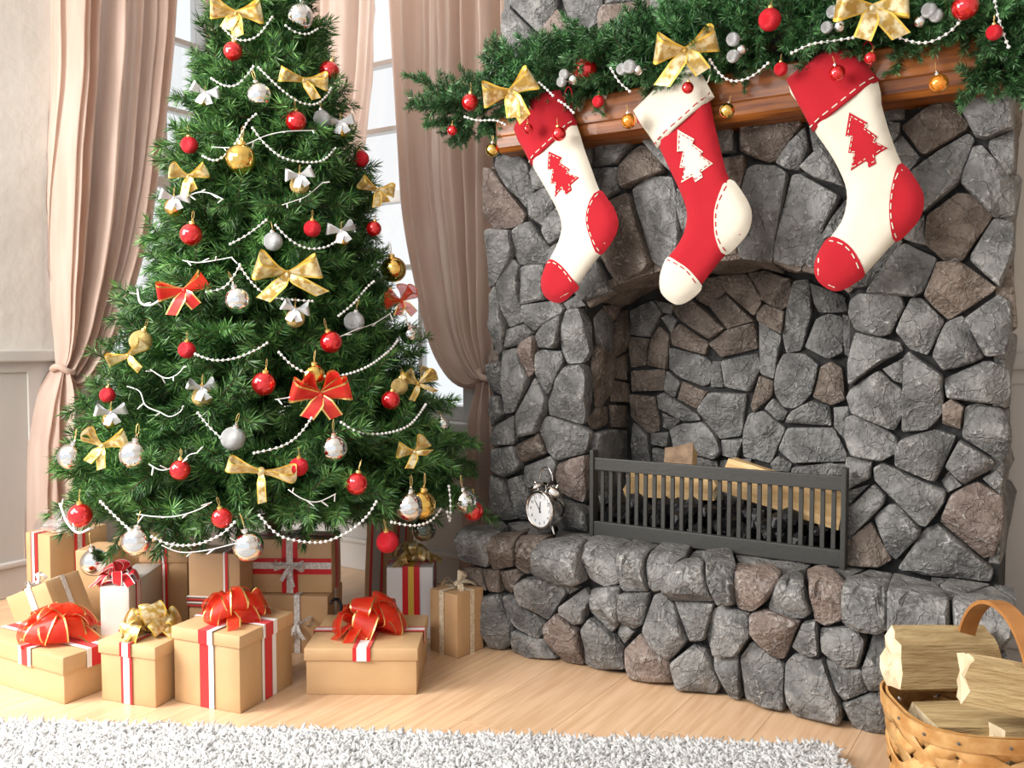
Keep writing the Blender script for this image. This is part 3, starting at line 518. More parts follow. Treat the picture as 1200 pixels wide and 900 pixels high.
# ------------------------------------------------------------------ logs and coal
def split_log(name, label, p0, p1, up, prof, mats, seed, group=None, nseg=10):
    """a split log: wedge section 'prof' (side, up) swept from p0 to p1"""
    p0, p1, up = Vector(p0), Vector(p1), Vector(up); t = (p1 - p0); L_ = t.length; t.normalize(); sd = t.cross(up).normalized(); up = sd.cross(t)
    rot = Matrix((t, sd, up)).transposed(); rg = random.Random(seed); V = []; n = len(prof)
    P = []
    for i in range(n):
        a, b = Vector(prof[i]), Vector(prof[(i + 1) % n]); P += [a, a.lerp(b, .33), a.lerp(b, .66)]
    n = len(P)
    for s in range(nseg + 1):
        x = L_ * s / nseg
        for k, p in enumerate(P):
            jit = noise.noise((x * 7, k * .9, seed)) * .006
            V.append(Vector((x + (rg.uniform(-.008, .008) if s in (0, nseg) else 0), p.x * (1 + jit * 4) + jit * .6, p.y + jit)))
    c0 = len(V); V += [Vector((-.006, 0, 0)), Vector((L_ + .006, 0, 0))]
    F_ = []; mi = []
    for s in range(nseg):
        for k in range(n): F_.append((s * n + k, (s + 1) * n + k, (s + 1) * n + (k + 1) % n, s * n + (k + 1) % n)); mi.append(2 if k < 3 else 0)
    for k in range(n):
        F_.append((c0, k, (k + 1) % n)); mi.append(1); F_.append((c0 + 1, nseg * n + (k + 1) % n, nseg * n + k)); mi.append(1)
    o = mk(name, V, F_, mats, None, mi, smooth=True, sharp=25); o.matrix_world = Matrix.Translation(p0) @ rot.to_4x4()
    return tag(o, label, 'firewood', group)
LM = [MT['log'], MT['logend'], MT['bark']]
YL = 2.34
a = onY(738, 568, YL); b = onY(842, 572, YL)
split_log('split_log', 'pale split log lying level behind the left half of the guard', a, b, (0, 0, 1), [(.035, -.03), (-.03, -.034), (-.03, .034), (.03, .030)], LM, 5, 'firewood in the firebox')
a = onY(780, 548, YL + .02) ; b = onY(816, 520, YL + .10)
split_log('split_log', 'stub of split log poking above the guard rail, left one', onY(798, 560, YL), onY(800, 528, YL + .06), (0, 1, .2), [(.04, -.03), (-.045, -.02), (-.03, .03), (.04, .035)], LM, 6, 'firewood in the firebox')
split_log('split_log', 'long split log slanting down to the right behind the guard', onY(855, 555, YL), onY(992, 600, YL - .02), (0, 0, 1), [(.03, -.045), (-.03, -.04), (-.03, .04), (.03, .045)], LM, 7, 'firewood in the firebox')
rg = random.Random(5)
m = MB()
for i in range(150):
    x = rg.uniform(XO0 + .04, XO1 - .04); y = rg.uniform(YG + .045, YBK - .06); r_ = rg.uniform(.018, .034); z = ZH + r_ * .6 + rg.random() * .085
    bm = bmesh.new(); bmesh.ops.create_icosphere(bm, subdivisions=1, radius=r_)
    for v in bm.verts: v.co *= rg.uniform(.7, 1.15)
    bm.verts.index_update(); m.add([v.co + Vector((x, y, z)) for v in bm.verts], [[v.index for v in f.verts] for f in bm.faces]); bm.free()
tag(m.obj('coal_bed', MT['coal']), 'heap of black coal lumps under the logs in the firebox', 'coal', kind='stuff')
# ------------------------------------------------------------------ stockings
def seg_dist(p, a, b):
    ab = b - a; t = max(0, min(1, (p - a).dot(ab) / max(ab.length_squared, 1e-12))); return (p - a - ab * t).length
def inside(p, poly):
    r = False; n = len(poly)
    for i in range(n):
        a, b = poly[i - 1], poly[i]
        if (a.y > p.y) != (b.y > p.y) and p.x < (b.x - a.x) * (p.y - a.y) / (b.y - a.y) + a.x: r = not r
    return r
def smooth_closed(pts, n):
    N = len(pts); out = []
    for i in range(N):
        p = [Vector(pts[(i + k) % N]) for k in (-1, 0, 1, 2)]
        for j in range(n):
            t = j / n
            out.append(.5 * ((2 * p[1]) + (p[2] - p[0]) * t + (2 * p[0] - 5 * p[1] + 4 * p[2] - p[3]) * t * t + (3 * p[1] - p[0] - 3 * p[2] + p[3]) * t ** 3))
    return out
def fill2d(poly, step):
    xs = [p.x for p in poly]; ys = [p.y for p in poly]; pts = list(poly); x = min(xs) + step / 2; r = 0
    while x < max(xs):
        y = min(ys) + (step / 2 if r % 2 else 0)
        while y < max(ys):
            p = Vector((x, y))
            if inside(p, poly) and min(seg_dist(p, poly[i - 1], poly[i]) for i in range(len(poly))) > step * .45: pts.append(p)
            y += step
        x += step; r += 1
    n = len(poly)
    res = delaunay_2d_cdt(pts, [], [list(range(n))], 1, 1e-6)
    return res[0], res[2]
def stocking(label, out_px, cuff, heel, toe, tree, main, trim, YS, seed):
    tp = lambda p: (lambda q: Vector((q.x, q.z)))(onY(p[0], p[1], YS))
    O = [tp(p) for p in out_px]; Os = smooth_closed(O, 2); c = sum(O, Vector((0, 0))) / len(O)
    ztop = max(p.y for p in O)
    root = empty('christmas_stocking', (c.x, YS, ztop), label=label, cat='stocking', group='stockings under the mantel')
    base = Vector((c.x, YS, ztop))
    def hgt(p):
        d = min(seg_dist(p, Os[i - 1], Os[i]) for i in range(len(Os))); w_ = .038; t = min(d / w_, 1)
        return .019 * math.sqrt(max(0, 1 - (1 - t) ** 2)) + .0035 * noise.noise((p.x * 16, p.y * 16, seed)) * t
    def sheet(name, poly, mat, off, parent=root, back=False, step=.012, th=0):
        V2, F2 = fill2d(poly, step); hs = [hgt(p) if inside(p, Os) else 0 for p in V2]
        V = [Vector((p.x, YS - h - off, p.y)) - base for p, h in zip(V2, hs)]; F_ = [tuple(f)[::-1] for f in F2]
        n = len(V)
        if back or th:
            V += [Vector((p.x, YS + (h * .5 if back else -h - off + th), p.y)) - base for p, h in zip(V2, hs)]; F_ += [tuple(i + n for i in f) for f in F2]
            k = len(poly); F_ += [(i, (i + 1) % k, n + (i + 1) % k, n + i) for i in range(k)]
        return mk(name, V, F_, mat, parent, smooth=True, sharp=60)
    def sub(poly, n=3): return smooth_closed([tp(p) for p in poly], n)
    sheet('body', Os, main, 0, back=True)
    st = MB()
    def stitch(line, mat_parent, off, wd=.0024, dash=.0125, gap=.0085, name='stitching'):
        mb = MB(); d = 0; on = True; pts = resample([Vector((p.x, p.y, 0)) for p in line], 160); run = []
        tot = sum((pts[i + 1] - pts[i]).length for i in range(159)); acc = 0; s = 0
        def P(s):
            i = min(158, int(s / tot * 159)); f = s / tot * 159 - i; q = pts[i].lerp(pts[i + 1], f); return Vector((q.x, q.y))
        while s + dash < tot:
            a, b = P(s), P(s + dash); dr = (b - a).normalized() * 1; nr = Vector((-dr.y, dr.x)) * wd / 2
            q4 = [a + nr, a - nr, b - nr, b + nr]; vs = [Vector((q.x, YS - hgt(q) - off, q.y)) - base for q in q4]
            vb = [v + Vector((0, .0012, 0)) for v in vs]
            mb.add(vs + vb, [(0, 1, 2, 3), (0, 4, 5, 1), (1, 5, 6, 2), (2, 6, 7, 3), (3, 7, 4, 0)]); s += dash + gap
        return mb
    cf = [tp(p) for p in cuff]; sheet('cuff', [p for i in range(len(cf)) for p in (cf[i], cf[i].lerp(cf[(i + 1) % len(cf)], .33), cf[i].lerp(cf[(i + 1) % len(cf)], .66))], trim, .006, th=.006)
    hl = sheet('heel', sub(heel), trim, .0016, th=.0014); te = sheet('toe', sub(toe), trim, .0016, th=.0014)
    tr = sheet('tree_patch', [tp(p) for p in tree], trim, .0022, step=.008, th=.0018)
    thr = main
    # seam stitches
    a, b = cf[1], cf[2]; inn = (cf[0] - cf[1]).normalized() * .010
    stitch([a + inn, a.lerp(b, .5) + inn, b + inn], None, .0072).obj('stitching', thr, root)
    hp = [tp(p) for p in heel]; k0 = max(range(len(hp)), key=lambda i: hp[i].y)
    inner = [tp(p) for p in heel[-4:]] + [tp(heel[0])]; hc = sum(hp, Vector((0, 0))) / len(hp)
    stitch([p.lerp(hc, .11) for p in inner], None, .003).obj('stitching', thr, hl)
    tl = [tp(p) for p in toe]; tc = sum(tl, Vector((0, 0))) / len(tl)
    stitch([p.lerp(tc, .13) for p in tl[:5 if len(tl) == 11 else 4]], None, .003).obj('stitching', thr, te)
    tt = [tp(p) for p in tree]; ct = sum(tt, Vector((0, 0))) / len(tt); mb = MB()
    for i in range(len(tt)):
        a, b = tt[i - 1].lerp(ct, .12), tt[i].lerp(ct, .12)
        if (b - a).length > .006:
            q = stitch([a, b], None, .0034, .0016, .0065, .0045); mb.add(q.v, q.f)
    mb.obj('stitching', thr, tr)
    lp = tp(((cuff[2][0] + cuff[3][0]) / 2, (cuff[2][1] + cuff[3][1]) / 2))
    MB().tube([Vector((lp.x + .012 * math.cos(a_) , YS - .004, lp.y + .022 + .03 * math.sin(a_))) - base for a_ in [6.283 * k / 14 for k in range(14)]], .0022, 6, closed=True).obj('hanging_loop', trim, root, smooth=True)
    return root
YS = 2.118
stocking('smaller cream stocking with red cuff, tree patch, heel and toe, nearest the tree',
  [(604,152),(614,173),(624,194),(636,215),(648,236),(656,254),(658,268),(654,284),(646,300),(639,315),(635,330),(638,344),(648,353),(660,353),(672,343),(684,325),(696,308),(708,294),(719,278),(724,262),(720,246),(712,234),(703,224),(694,200),(684,172),(675,144),(655,108),(628,112)],
  [(603,151),(624,195),(677,145),(657,106),(627,110)], [(703,223),(713,234),(721,246),(725,262),(720,279),(704,299),(696,281),(691,262),(693,243)],
  [(643,305),(652,305),(662,312),(672,324),(679,337),(672,344),(660,354),(648,354),(637,345),(634,330),(638,315)],
  [(647.5,179),(662.5,186),(660,192),(672,200),(669,204),(683,209.5),(672.5,218),(674,224),(667.5,229),(663,222),(654,232),(655,216),(649.5,216),(652,199),(646,200)], MT['cream'], MT['felt'], YS, 1)
stocking('red stocking with cream cuff, cream tree patch, cream heel and toe, middle one',
  [(744,131),(758,152),(772,172),(784,197),(795,220),(803,240),(805,255),(801,274),(792,290),(783,301),(776,315),(774,328),(776,343),(787,353),(798,356),(813,347),(822,334),(836,316),(851,298),(869,281),(878,266),(880,248),(871,228),(855,211),(848,190),(842,165),(836,140),(832,118),(815,80),(795,82)],
  [(743,130),(771,174),(838,114),(817,76),(793,80)], [(855,210),(872,228),(881,248),(879,267),(870,282),(851,299),(843,283),(840,265),(842,241)],
  [(783,301),(797,307),(812,318),(823,335),(814,348),(798,357),(786,354),(775,343),(773,328),(776,314)],
  [(798,154),(817.5,165),(815,170),(827.5,179.5),(825,184),(838.5,193),(825,203),(827,209),(818.5,215),(815,208),(801.5,215.5),(805.5,198),(800,198),(804,178.5),(797,179.5)], MT['felt'], MT['cream'], YS, 2)
stocking('large cream stocking with red cuff, tree patch, heel and toe, nearest the basket',
  [(923,95),(938,124),(954,153),(966,170),(977,187),(987,207),(992,223),(992,240),(986,260),(973,278),(960,295),(955,313),(960,329),(976,340),(990,338),(1002,331),(1014,321),(1030,304),(1051,281),(1068,267),(1079,252),(1082,233),(1076,216),(1057,192),(1047,168),(1040,147),(1033,122),(1029,95),(1002,62),(970,60)],
  [(922,94),(953,155),(1031,94),(1003,60),(968,57)], [(1057,191),(1077,216),(1083,233),(1080,252),(1069,268),(1050,284),(1045,263),(1044,240),(1048,213)],
  [(972,278),(990,283),(1005,298),(1014,321),(1002,332),(990,339),(976,341),(959,330),(954,313),(960,294)],
  [(997.5,134),(1018.5,146),(1015,151),(1030,162),(1027,168),(1042,175),(1027,185),(1028.5,193.5),(1020,198),(1017,190),(999,201.5),(1003,181),(996.5,181),(1000,160.5),(993,161.5)], MT['cream'], MT['felt'], YS, 3)
# ------------------------------------------------------------------ alarm clock
cl = onZ(640, 624, ZH + .012)
ck = empty('alarm_clock', cl, R(-17), label='silver twin-bell alarm clock standing on the hearth stones', cat='clock')
ZC_ = .066; RX = Matrix.Translation((0, 0, ZC_)) @ Matrix.Rotation(math.pi / 2, 4, 'X')   # lathe axis to -y
rr = .052
MB().lathe([(rr * .6, -.030), (rr * .92, -.026), (rr, -.016), (rr, .016), (rr * .97, .022)], 40, 0, RX).obj('case', MT['chrome'], ck, smooth=True, sharp=35)
MB().lathe([(rr * .97, .018), (rr * 1.06, .020), (rr * 1.07, .027), (rr * .98, .032), (rr * .90, .028), (rr * .89, .022)], 40, 0, RX).obj('bezel', MT['chrome'], ck, smooth=True)
fc_ = MB().lathe([(0, .0235), (rr * .9, .0235), (rr * .9, .021)], 40, 0, RX).obj('dial', MT['face'], ck)
def hand(ang, L_, w_, y=-.0245):
    d = Vector((math.sin(ang), 0, math.cos(ang))); s = Vector((math.cos(ang), 0, -math.sin(ang))); c = Vector((0, y, ZC_))
    q = [c - d * .008 - s * w_, c - d * .008 + s * w_, c + d * L_ + s * w_ * .5, c + d * L_ - s * w_ * .5]
    return MB().add(q + [p + Vector((0, .0008, 0)) for p in q], [(0, 1, 2, 3), (7, 6, 5, 4), (0, 4, 5, 1), (1, 5, 6, 2), (2, 6, 7, 3), (3, 7, 4, 0)])
hand(R(5), .024, .0028).obj('hour_hand', MT['ink'], fc_); hand(R(-38), .034, .0016, -.0255).obj('minute_hand', MT['ink'], fc_)
for k in range(12):
    cu = bpy.data.curves.new('numeral', 'FONT'); cu.body = str(k + 1 if k else 1) if False else str(12 if k == 0 else k); cu.size = .0125; cu.align_x = 'CENTER'; cu.align_y = 'CENTER'; cu.extrude = .0002
    tmp = bpy.data.objects.new('tmp', cu); COL.objects.link(tmp); dg = bpy.context.evaluated_depsgraph_get(); me = bpy.data.meshes.new_from_object(tmp.evaluated_get(dg)); bpy.data.objects.remove(tmp)
    me.materials.clear(); me.materials.append(MT['ink']); a_ = R(30 * k)
    link('numeral', me, fc_, (math.sin(a_) * rr * .72, -.0242, ZC_ + math.cos(a_) * rr * .72), (math.pi / 2, 0, 0))
for s in (-1, 1):
    an = R(33) * s; d = Vector((math.sin(an), 0, math.cos(an))); q = Vector((0, 0, 1)).rotation_difference(d).to_matrix().to_4x4()
    mt = Matrix.Translation(Vector((0, 0, ZC_)) + d * (rr + .010)) @ q
    b_ = MB().lathe([(.024, 0), (.023, .006), (.018, .013), (.010, .017), (.0, .018)], 24, 0, mt).obj('bell', MT['chrome'], ck, smooth=True)
    MB().lathe([(.004, -.012), (.004, .018), (.005, .021), (.0, .026)], 10, 0, mt).obj('bell_post', MT['chrome'], b_, smooth=True)
    an = R(152) * s; d = Vector((math.sin(an), 0, math.cos(an))); c = Vector((0, 0, ZC_))
    MB().tube([c + d * rr * .95, Vector((c + d * (rr + .018)).to_tuple()[:2] + (0.0,))], [.0035, .0022], 8).obj('foot', MT['chrome'], ck)
MB().tube([(0, 0, ZC_ + rr), (0, 0, ZC_ + rr + .018)], .0025, 8).bbox((-.009, -.003, ZC_ + rr + .015), (.009, .003, ZC_ + rr + .024), .001).obj('hammer', MT['chrome'], ck)
hp = [Vector((.026 * math.cos(a_), 0, ZC_ + rr + .030 + .036 * math.sin(a_))) for a_ in [math.pi * k / 16 for k in range(17)]]
MB().tube(hp, .0024, 8).obj('handle', MT['chrome'], ck, smooth=True)
# ------------------------------------------------------------------ baubles (used on garland and tree)
def sphere(n=26, m_=16):
    mb = MB(); mb.lathe([(math.sin(math.pi * i / m_), -math.cos(math.pi * i / m_)) for i in range(m_ + 1)], n); return mb
SPH = {}
def ball_mesh(mat):
    if mat not in SPH:
        q = sphere(); SPH[mat] = mesh('ball', q.v, q.f, MT[mat], smooth=True)
    return SPH[mat]
q = MB().lathe([(.26, .94), (.26, 1.16), (.20, 1.20), (0, 1.21)], 14); q.tube([Vector((.09 * math.cos(a_), 0, 1.28 + .09 * math.sin(a_))) for a_ in [6.283 * k / 10 for k in range(10)]], .025, 5, closed=True)
CAPM = {k: mesh('cap', q.v, q.f, MT[k], smooth=True, sharp=40) for k in ('chrome', 'goldw')}
q = MB().tube([(.0, 0, 1.3), (.11, 0, 1.6), (.09, .05, 2.0), (0, .1, 2.2), (-.08, .05, 2.0), (-.08, 0, 1.6), (0, 0, 1.33)], .022, 4)
HOOK = mesh('hanger', q.v, q.f, MT['string'])
def bauble(p, r, mat, label, group, cap='goldw', hook=True, name='christmas_bauble'):
    o = tag(link(name, ball_mesh(mat), None, p), label, 'bauble', group); o.scale = (r, r, r)
    o.rotation_euler = (rb.uniform(-.25, .25), rb.uniform(-.25, .25), rb.uniform(0, 6.28))
    link('cap', CAPM[cap], o)
    if hook: link('hanger', HOOK, o)
    return o
rb = random.Random(77)
# ------------------------------------------------------------------ ribbons and bows
def strip(mb, path, wdir, widths, edge=.12, m=(0, 1)):
    offs = [-.5, -.5 + edge, .5 - edge, .5]; V = []
    for p, wd, w_ in zip(path, wdir, widths): V += [Vector(p) + Vector(wd) * (w_ * o_) for o_ in offs]
    F_ = []; mi = []
    for i in range(len(path) - 1):
        for k in range(3): F_.append((i * 4 + k, i * 4 + k + 1, i * 4 + k + 5, i * 4 + k + 4)); mi.append(m[1] if k != 1 else m[0])
    return mb.add(V, F_, mi)
def loop(mb, d, up, L_, w_, depth, twist=0, n=18, edge=.12, sag=0):
    """one ribbon loop from the knot out along d and back; ribbon width along up"""
    d = Vector(d).normalized(); up = Vector(up); up = (up - d * up.dot(d)).normalized(); nn = d.cross(up)
    P, Wd, Ws = [], [], []
    for i in range(n + 1):
        t = i / n; a = math.sin(math.pi * t)
        x = L_ * a ** .62; z = depth * math.sin(2 * math.pi * t) * (.35 + .65 * a)
        tw = twist * math.sin(math.pi * t) + .25 * math.sin(2 * math.pi * t)
        P.append(d * x + nn * z + up * (sag * a * a)); Wd.append(up * math.cos(tw) + nn * math.sin(tw)); Ws.append(w_ * (.28 + .72 * a ** .8))
    return strip(mb, P, Wd, Ws, edge)
def tail(mb, pts, wd, w_, edge=.12):
    pts = resample([Vector(p) for p in pts], 12)
    return strip(mb, pts, [Vector(wd)] * 12, [w_ * (.3 + .7 * min(1, i / 4)) for i in range(12)], edge)
def frame_for(nrm, roll=0):
    z = Vector(nrm).normalized(); x = Vector((0, 0, 1)).cross(z); x = x.normalized() if x.length > .05 else Vector((1, 0, 0)); y = z.cross(x)
    return Matrix((x, y, z)).transposed().to_4x4() @ Matrix.Rotation(roll, 4, 'Z')
def bow(p, nrm, S, mats, label, group, roll=0, lift=.25, tails=((-.7, -.9), (.55, -.9)), wf=.62, pairs=1, seed=0, parent=None, name='ribbon_bow', cat='bow', depthf=.36):
    """S = half span of the bow"""
    rg = random.Random(seed)
    o = bpy.data.objects.new(name, None); COL.objects.link(o); o.matrix_world = Matrix.Translation(p) @ frame_for(nrm, roll); o.empty_display_size = .02
    if parent: o.parent = parent; o.matrix_world = Matrix.Translation(p) @ frame_for(nrm, roll)
    else: tag(o, label, cat, group)
    for k in range(pairs):
        for s in (-1, 1):
            mb = MB(); up = (rg.uniform(-.15, .15), 1, .6 + rg.uniform(-.3, .4))
            loop(mb, (s, lift + (k * .55 if k else 0) + rg.uniform(-.12, .12), .12 - k * .3), up, S * rg.uniform(.92, 1.05) * (1 - .12 * k), S * wf, S * depthf, rg.uniform(-.35, .35))
            mb.obj('loop', mats, o, smooth=True)
    for tx, ty in tails:
        mb = MB(); tail(mb, [(0, 0, .02 * S), (tx * S * .4, ty * S * .45, .16 * S), (tx * S, ty * S, .05 * S)], (math.copysign(.9, 1), .35 * (1 if tx > 0 else -1), .25), S * wf * .6)
        mb.obj('tail', mats, o, smooth=True)
    q = sphere(10, 6); mk('knot', [Vector((v.x * S * .11, v.y * S * .15, v.z * S * .10)) for v in q.v], q.f, mats[0], o, smooth=True)
    return o
GOLD = [MT['goldr'], MT['goldb']]; REDB = [MT['redr'], MT['goldw']]; SILB = [MT['silr'], MT['silr']]; ORG = [MT['organza'], MT['goldw']]
# ------------------------------------------------------------------ needles
def sprig_mesh(name, seed, L_, twigs, tw_len, nlen, per_m, wid, mats, stem_r=.003, start=.3, flat=.6):
    rg = random.Random(seed); npr = np.random.RandomState(seed)
    lines = [(Vector((L_ * start * .6, 0, 0)), Vector((L_, 0, 0)), 1.0)]
    mb = MB(); mb.tube([(0, 0, 0), (L_ * .5, 0, L_ * .015), (L_, 0, 0)], [stem_r, stem_r * .7, stem_r * .3], 5)
    for k in range(twigs):
        t = start + (1.0 - start) * (k + .5) / twigs; b = Vector((L_ * t, 0, 0)); s = -1 if k % 2 else 1
        an = R(rg.uniform(28, 58)) * s; el = R(rg.uniform(-38, 38)) * flat
        ln = tw_len * (1.15 - .5 * t) * rg.uniform(.8, 1.15)
        d = Vector((math.cos(an) * math.cos(el), math.sin(an) * math.cos(el), math.sin(el)))
        lines.append((b, b + d * ln, .95)); mb.tube([b, b + d * ln], [stem_r * .55, stem_r * .25], 4)
    ns = len(mb.f)
    V = [np.array([tuple(v) for v in mb.v])]; Fq = list(mb.f); mi = [2] * ns; base = len(mb.v)
    for a, b, sc in lines:
        ln = (b - a).length; n = max(10, int(per_m * ln)); t = npr.rand(n) ** .9
        A = np.array(a); D = np.array((b - a).normalized()); u = np.array((b - a).normalized().orthogonal()); v = np.cross(D, u)
        ph = npr.rand(n) * 6.283; sp = np.radians(npr.uniform(32, 62, n)) * (1 - .55 * (t > .93))
        nl = nlen * sc * npr.uniform(.75, 1.15, n)
        rd = np.cos(ph)[:, None] * u + np.sin(ph)[:, None] * v
        dr = np.cos(sp)[:, None] * D + np.sin(sp)[:, None] * rd
        p0 = A + D * (t * ln)[:, None]; p2 = p0 + dr * nl[:, None] + D * (nl * .12)[:, None]; p1 = (p0 + p2) / 2 + rd * (nl * .06)[:, None]
        sd = np.cross(dr, npr.randn(n, 3)); sd /= np.linalg.norm(sd, axis=1)[:, None]; sd *= wid / 2
        vv = np.stack([p0 - sd * .7, p0 + sd * .7, p1 + sd, p1 - sd, p2], 1).reshape(-1, 3); V.append(vv)
        for i in range(n):
            q = base + i * 5; Fq.append((q, q + 1, q + 2, q + 3)); Fq.append((q + 3, q + 2, q + 4))
        pick = (npr.rand(n) < .10 + .5 * t).astype(int)
        for k in pick: mi += [int(k), int(k)]
        base += n * 5
    return mesh(name, np.concatenate(V), Fq, mats, mi)
# ------------------------------------------------------------------ garland on the mantel
GP = [(548, 138), (580, 122), (640, 107), (700, 94), (760, 82), (820, 71), (880, 60), (940, 50), (1000, 42), (1060, 33), (1120, 26), (1165, 28)]
YGd = 2.165
path = resample([onY(x, y, YGd) for x, y in GP] , 60)
GRP = 'mantel garland ornaments'
gd = empty('pine_garland', path[0], label='long green pine garland draped along the wooden mantel', cat='garland')
g0 = path[0]
gm = [MT['gnd'], MT['gnd2'], MT['stem']]
GS = [sprig_mesh('sprig', 100 + k, .150 + .014 * k, 8, .066, .019, 1400, .0026, gm, .0022, .22, .9) for k in range(4)]
MB().tube([p - g0 for p in path], .006, 6).obj('core_wire', MT['stem'], gd)
rg = random.Random(9)
NS_ = 275
for i in range(NS_):
    t = (i + rg.random()) / NS_; k = min(58, int(t * 59)); p = path[k].lerp(path[k + 1], t * 59 - k)
    tan = (path[k + 1] - path[k]).normalized()
    an = rg.uniform(-2.2, 1.9)   # around the core: 0 = towards the room, positive up
    rad = Vector((0, -math.cos(an), math.sin(an)))
    if rad.y > .35: rad.y = .1
    d = (rad * rg.uniform(.7, 1.2) + tan * rg.choice((-1, 1)) * rg.uniform(.2, 1.1)).normalized()
    if t < .04: d = (d - tan * 1.0).normalized()
    sc = rg.uniform(.7, 1.05)
    if rad.z < -.3: sc *= .62
    o = link('sprig', GS[i % 4], gd, p - g0 + rad * .006); up = Vector((rg.gauss(0, 1), rg.gauss(0, 1), rg.gauss(0, 1))); sd = d.cross(up).normalized(); o.rotation_euler = Matrix((d, sd, d.cross(sd))).transposed().to_euler(); o.scale = (sc,) * 3
for i in range(22):   # the fall of greenery past the mantel's end beside the basket corner
    b = onY(1178 + rg.uniform(-6, 12), 10 + i * 3.4, 2.17); d = Vector((rg.uniform(-.5, .7), rg.uniform(-.9, .1), rg.uniform(-1, -.1))).normalized()
    o = link('sprig', GS[i % 4], gd, b - g0); sd = d.cross(Vector((rg.gauss(0, 1), rg.gauss(0, 1), 1))).normalized(); o.rotation_euler = Matrix((d, sd, d.cross(sd))).transposed().to_euler(); o.scale = (rg.uniform(.5, .8),) * 3
def gpt(x, y, Y=2.06): return onY(x, y, Y)
def gball(x, y, r, mat, label, Y=2.06, cap='goldw'):
    p = gpt(x, y, Y); return bauble(p, r * depth(p) / F, mat, label, GRP, cap)
for a_ in [
 (551,120,10,'redg','glossy red bauble at the left tip of the garland beside gold bow'),
 (686,82,14,'redg','large red bauble between two silver berry clusters on the garland'),
 (902,23,13,'redm','sparkling red bauble in the garland left of the big red-cuffed stocking'),
 (1131,8,15,'redg','biggest red bauble near the right end of the garland'),
 (701,119,7,'redm','small matte red bauble hanging against the mantel between first two stockings'),
 (655,157,8.5,'redg','small red bauble hanging over the first stocking cuff seam'),
 (619,151,6,'redg','tiny red bauble on the red cuff of the first stocking'),
 (806,103,7,'redg','small red bauble on the cream cuff of the middle stocking'),
 (981,86,9.5,'redg','red bauble with silver cap on the cuff of the large cream stocking'),
 (915,81,8,'redm','small red bauble left of the large cream stocking cuff'),
 (1020,68,7,'redg','small red bauble just under the rightmost gold garland bow'),
 (1165,38,9,'redm','red bauble on long gold thread at the mantel end'),
 (530,153,6,'redg','tiny red bauble at the lowest left tip of the garland'),
 (577,176,8,'gldg','small gold bauble below the left end of the mantel'),
 (737,142,9,'amb','amber bauble left of the middle stocking cuff'),
 (852,130,9,'gldg','gold bauble hanging right of the middle stocking cuff'),
 (1100,98,11,'amb','orange amber bauble hanging before the bare right mantel front')]:
    gball(*a_, Y=2.055 if a_[1] > 75 else 2.005, cap='chrome' if 'silver cap' in a_[4] or a_[3] in ('gldg', 'amb') else 'goldw')
def berries(label, lst):
    c = gpt(lst[0][0], lst[0][1], 2.01); o = empty('berry_pick', c, label=label, cat='berry pick', group='silver berry clusters in the garland')
    for i, (x, y, r) in enumerate(lst):
        p = gpt(x, y, 2.01 + .006 * i); q = link('berry', ball_mesh('silg' if i == 2 else 'silm'), o, p - c); s = r * depth(p) / F; q.scale = (s, s, s)
        MB().tube([(0, 0, 0), (.3, 3.0 , .8)], [.12, .1], 5).obj('stalk', MT['wire'], q)
berries('silver berry cluster left of the large red garland bauble', [(661,87,6),(658,96,6),(672,93,6)])
berries('silver berry cluster right of the large red garland bauble', [(738,78,8),(729,81,7),(748,82,6)])
berries('silver berry trio right of the middle gold bow', [(859,46,8),(859,66,7.5),(869,58,6)])
berries('silver berry trio left of the rightmost gold garland bow', [(976,14,7.5),(969,32,7),(984,31,7)])
berries('silver berry trio beside the biggest red garland bauble', [(1089,12,9),(1097,18,8),(1078,25,7)])
NG = Vector((.45, -.85, .1))
for x, y, S, roll, lift, tl, lab, sd in [(598,108,34,.35,.15,((.15,-1.1),(-.2,-.9)),'gold lattice bow at the left end of the garland',1), (803,60,38,.12,.3,((-.85,-1.0),(.45,-.75)),'gold lattice bow above the middle stocking',2), (1022,10,42,-.05,.05,((-.25,-.9),(.8,-.8)),'gold lattice bow above the large cream stocking',3)]:
    p = gpt(x, y, 1.985); bow(p, NG, S * depth(p) / F, GOLD, lab, 'gold bows on the garland', roll, lift, tl, .85, 1, sd)
BEAD = {}
def bead_obj(name, pts, r, mat, label, cat, group):
    """pearls threaded at even spacing along pts"""
    n = max(6, int(sum((a - b).length for a, b in zip(pts, pts[1:])) / (r * 2.75))); P = resample(pts, n); mb = MB(); c = P[0]
    for p in P:
        bm = bmesh.new(); bmesh.ops.create_icosphere(bm, subdivisions=1, radius=r); bm.verts.index_update()
        mb.add([v.co + p - c for v in bm.verts], [[v.index for v in f.verts] for f in bm.faces]); bm.free()
    o = mb.obj(name, MT[mat], None, smooth=True, loc=c); MB().tube([p - c for p in P], r * .2, 4).obj('thread', MT['wire'], o)
    return tag(o, label, cat, group)
for px, lab in [([(545,137),(560,141),(580,141),(592,146)],'pearl strand below the leftmost garland bow'),([(632,97),(640,104),(648,112)],'short pearl strand under the first silver berry cluster'),([(655,118),(664,124),(672,132)],'short pearl strand above the small red cuff bauble'),([(716,80),(725,95),(738,107)],'pearl strand below the second silver berry cluster'),([(832,70),(845,88),(860,95),(880,90),(900,74)],'pearl swag right of the middle stocking cuff'),([(928,62),(950,52),(975,48),(1000,44)],'pearl strand over the large stocking cuff'),([(1033,28),(1048,41),(1070,49),(1090,49),(1112,38),(1128,22)],'pearl swag right of the rightmost gold garland bow'),([(1166,2),(1170,20),(1176,40),(1182,55)],'pearl strand falling at the right mantel end')]:
    bead_obj('bead_strand', [gpt(x, y, 2.02) for x, y in px], .0042, 'pearlb', lab, 'bead strand', 'pearl strands on the garland')
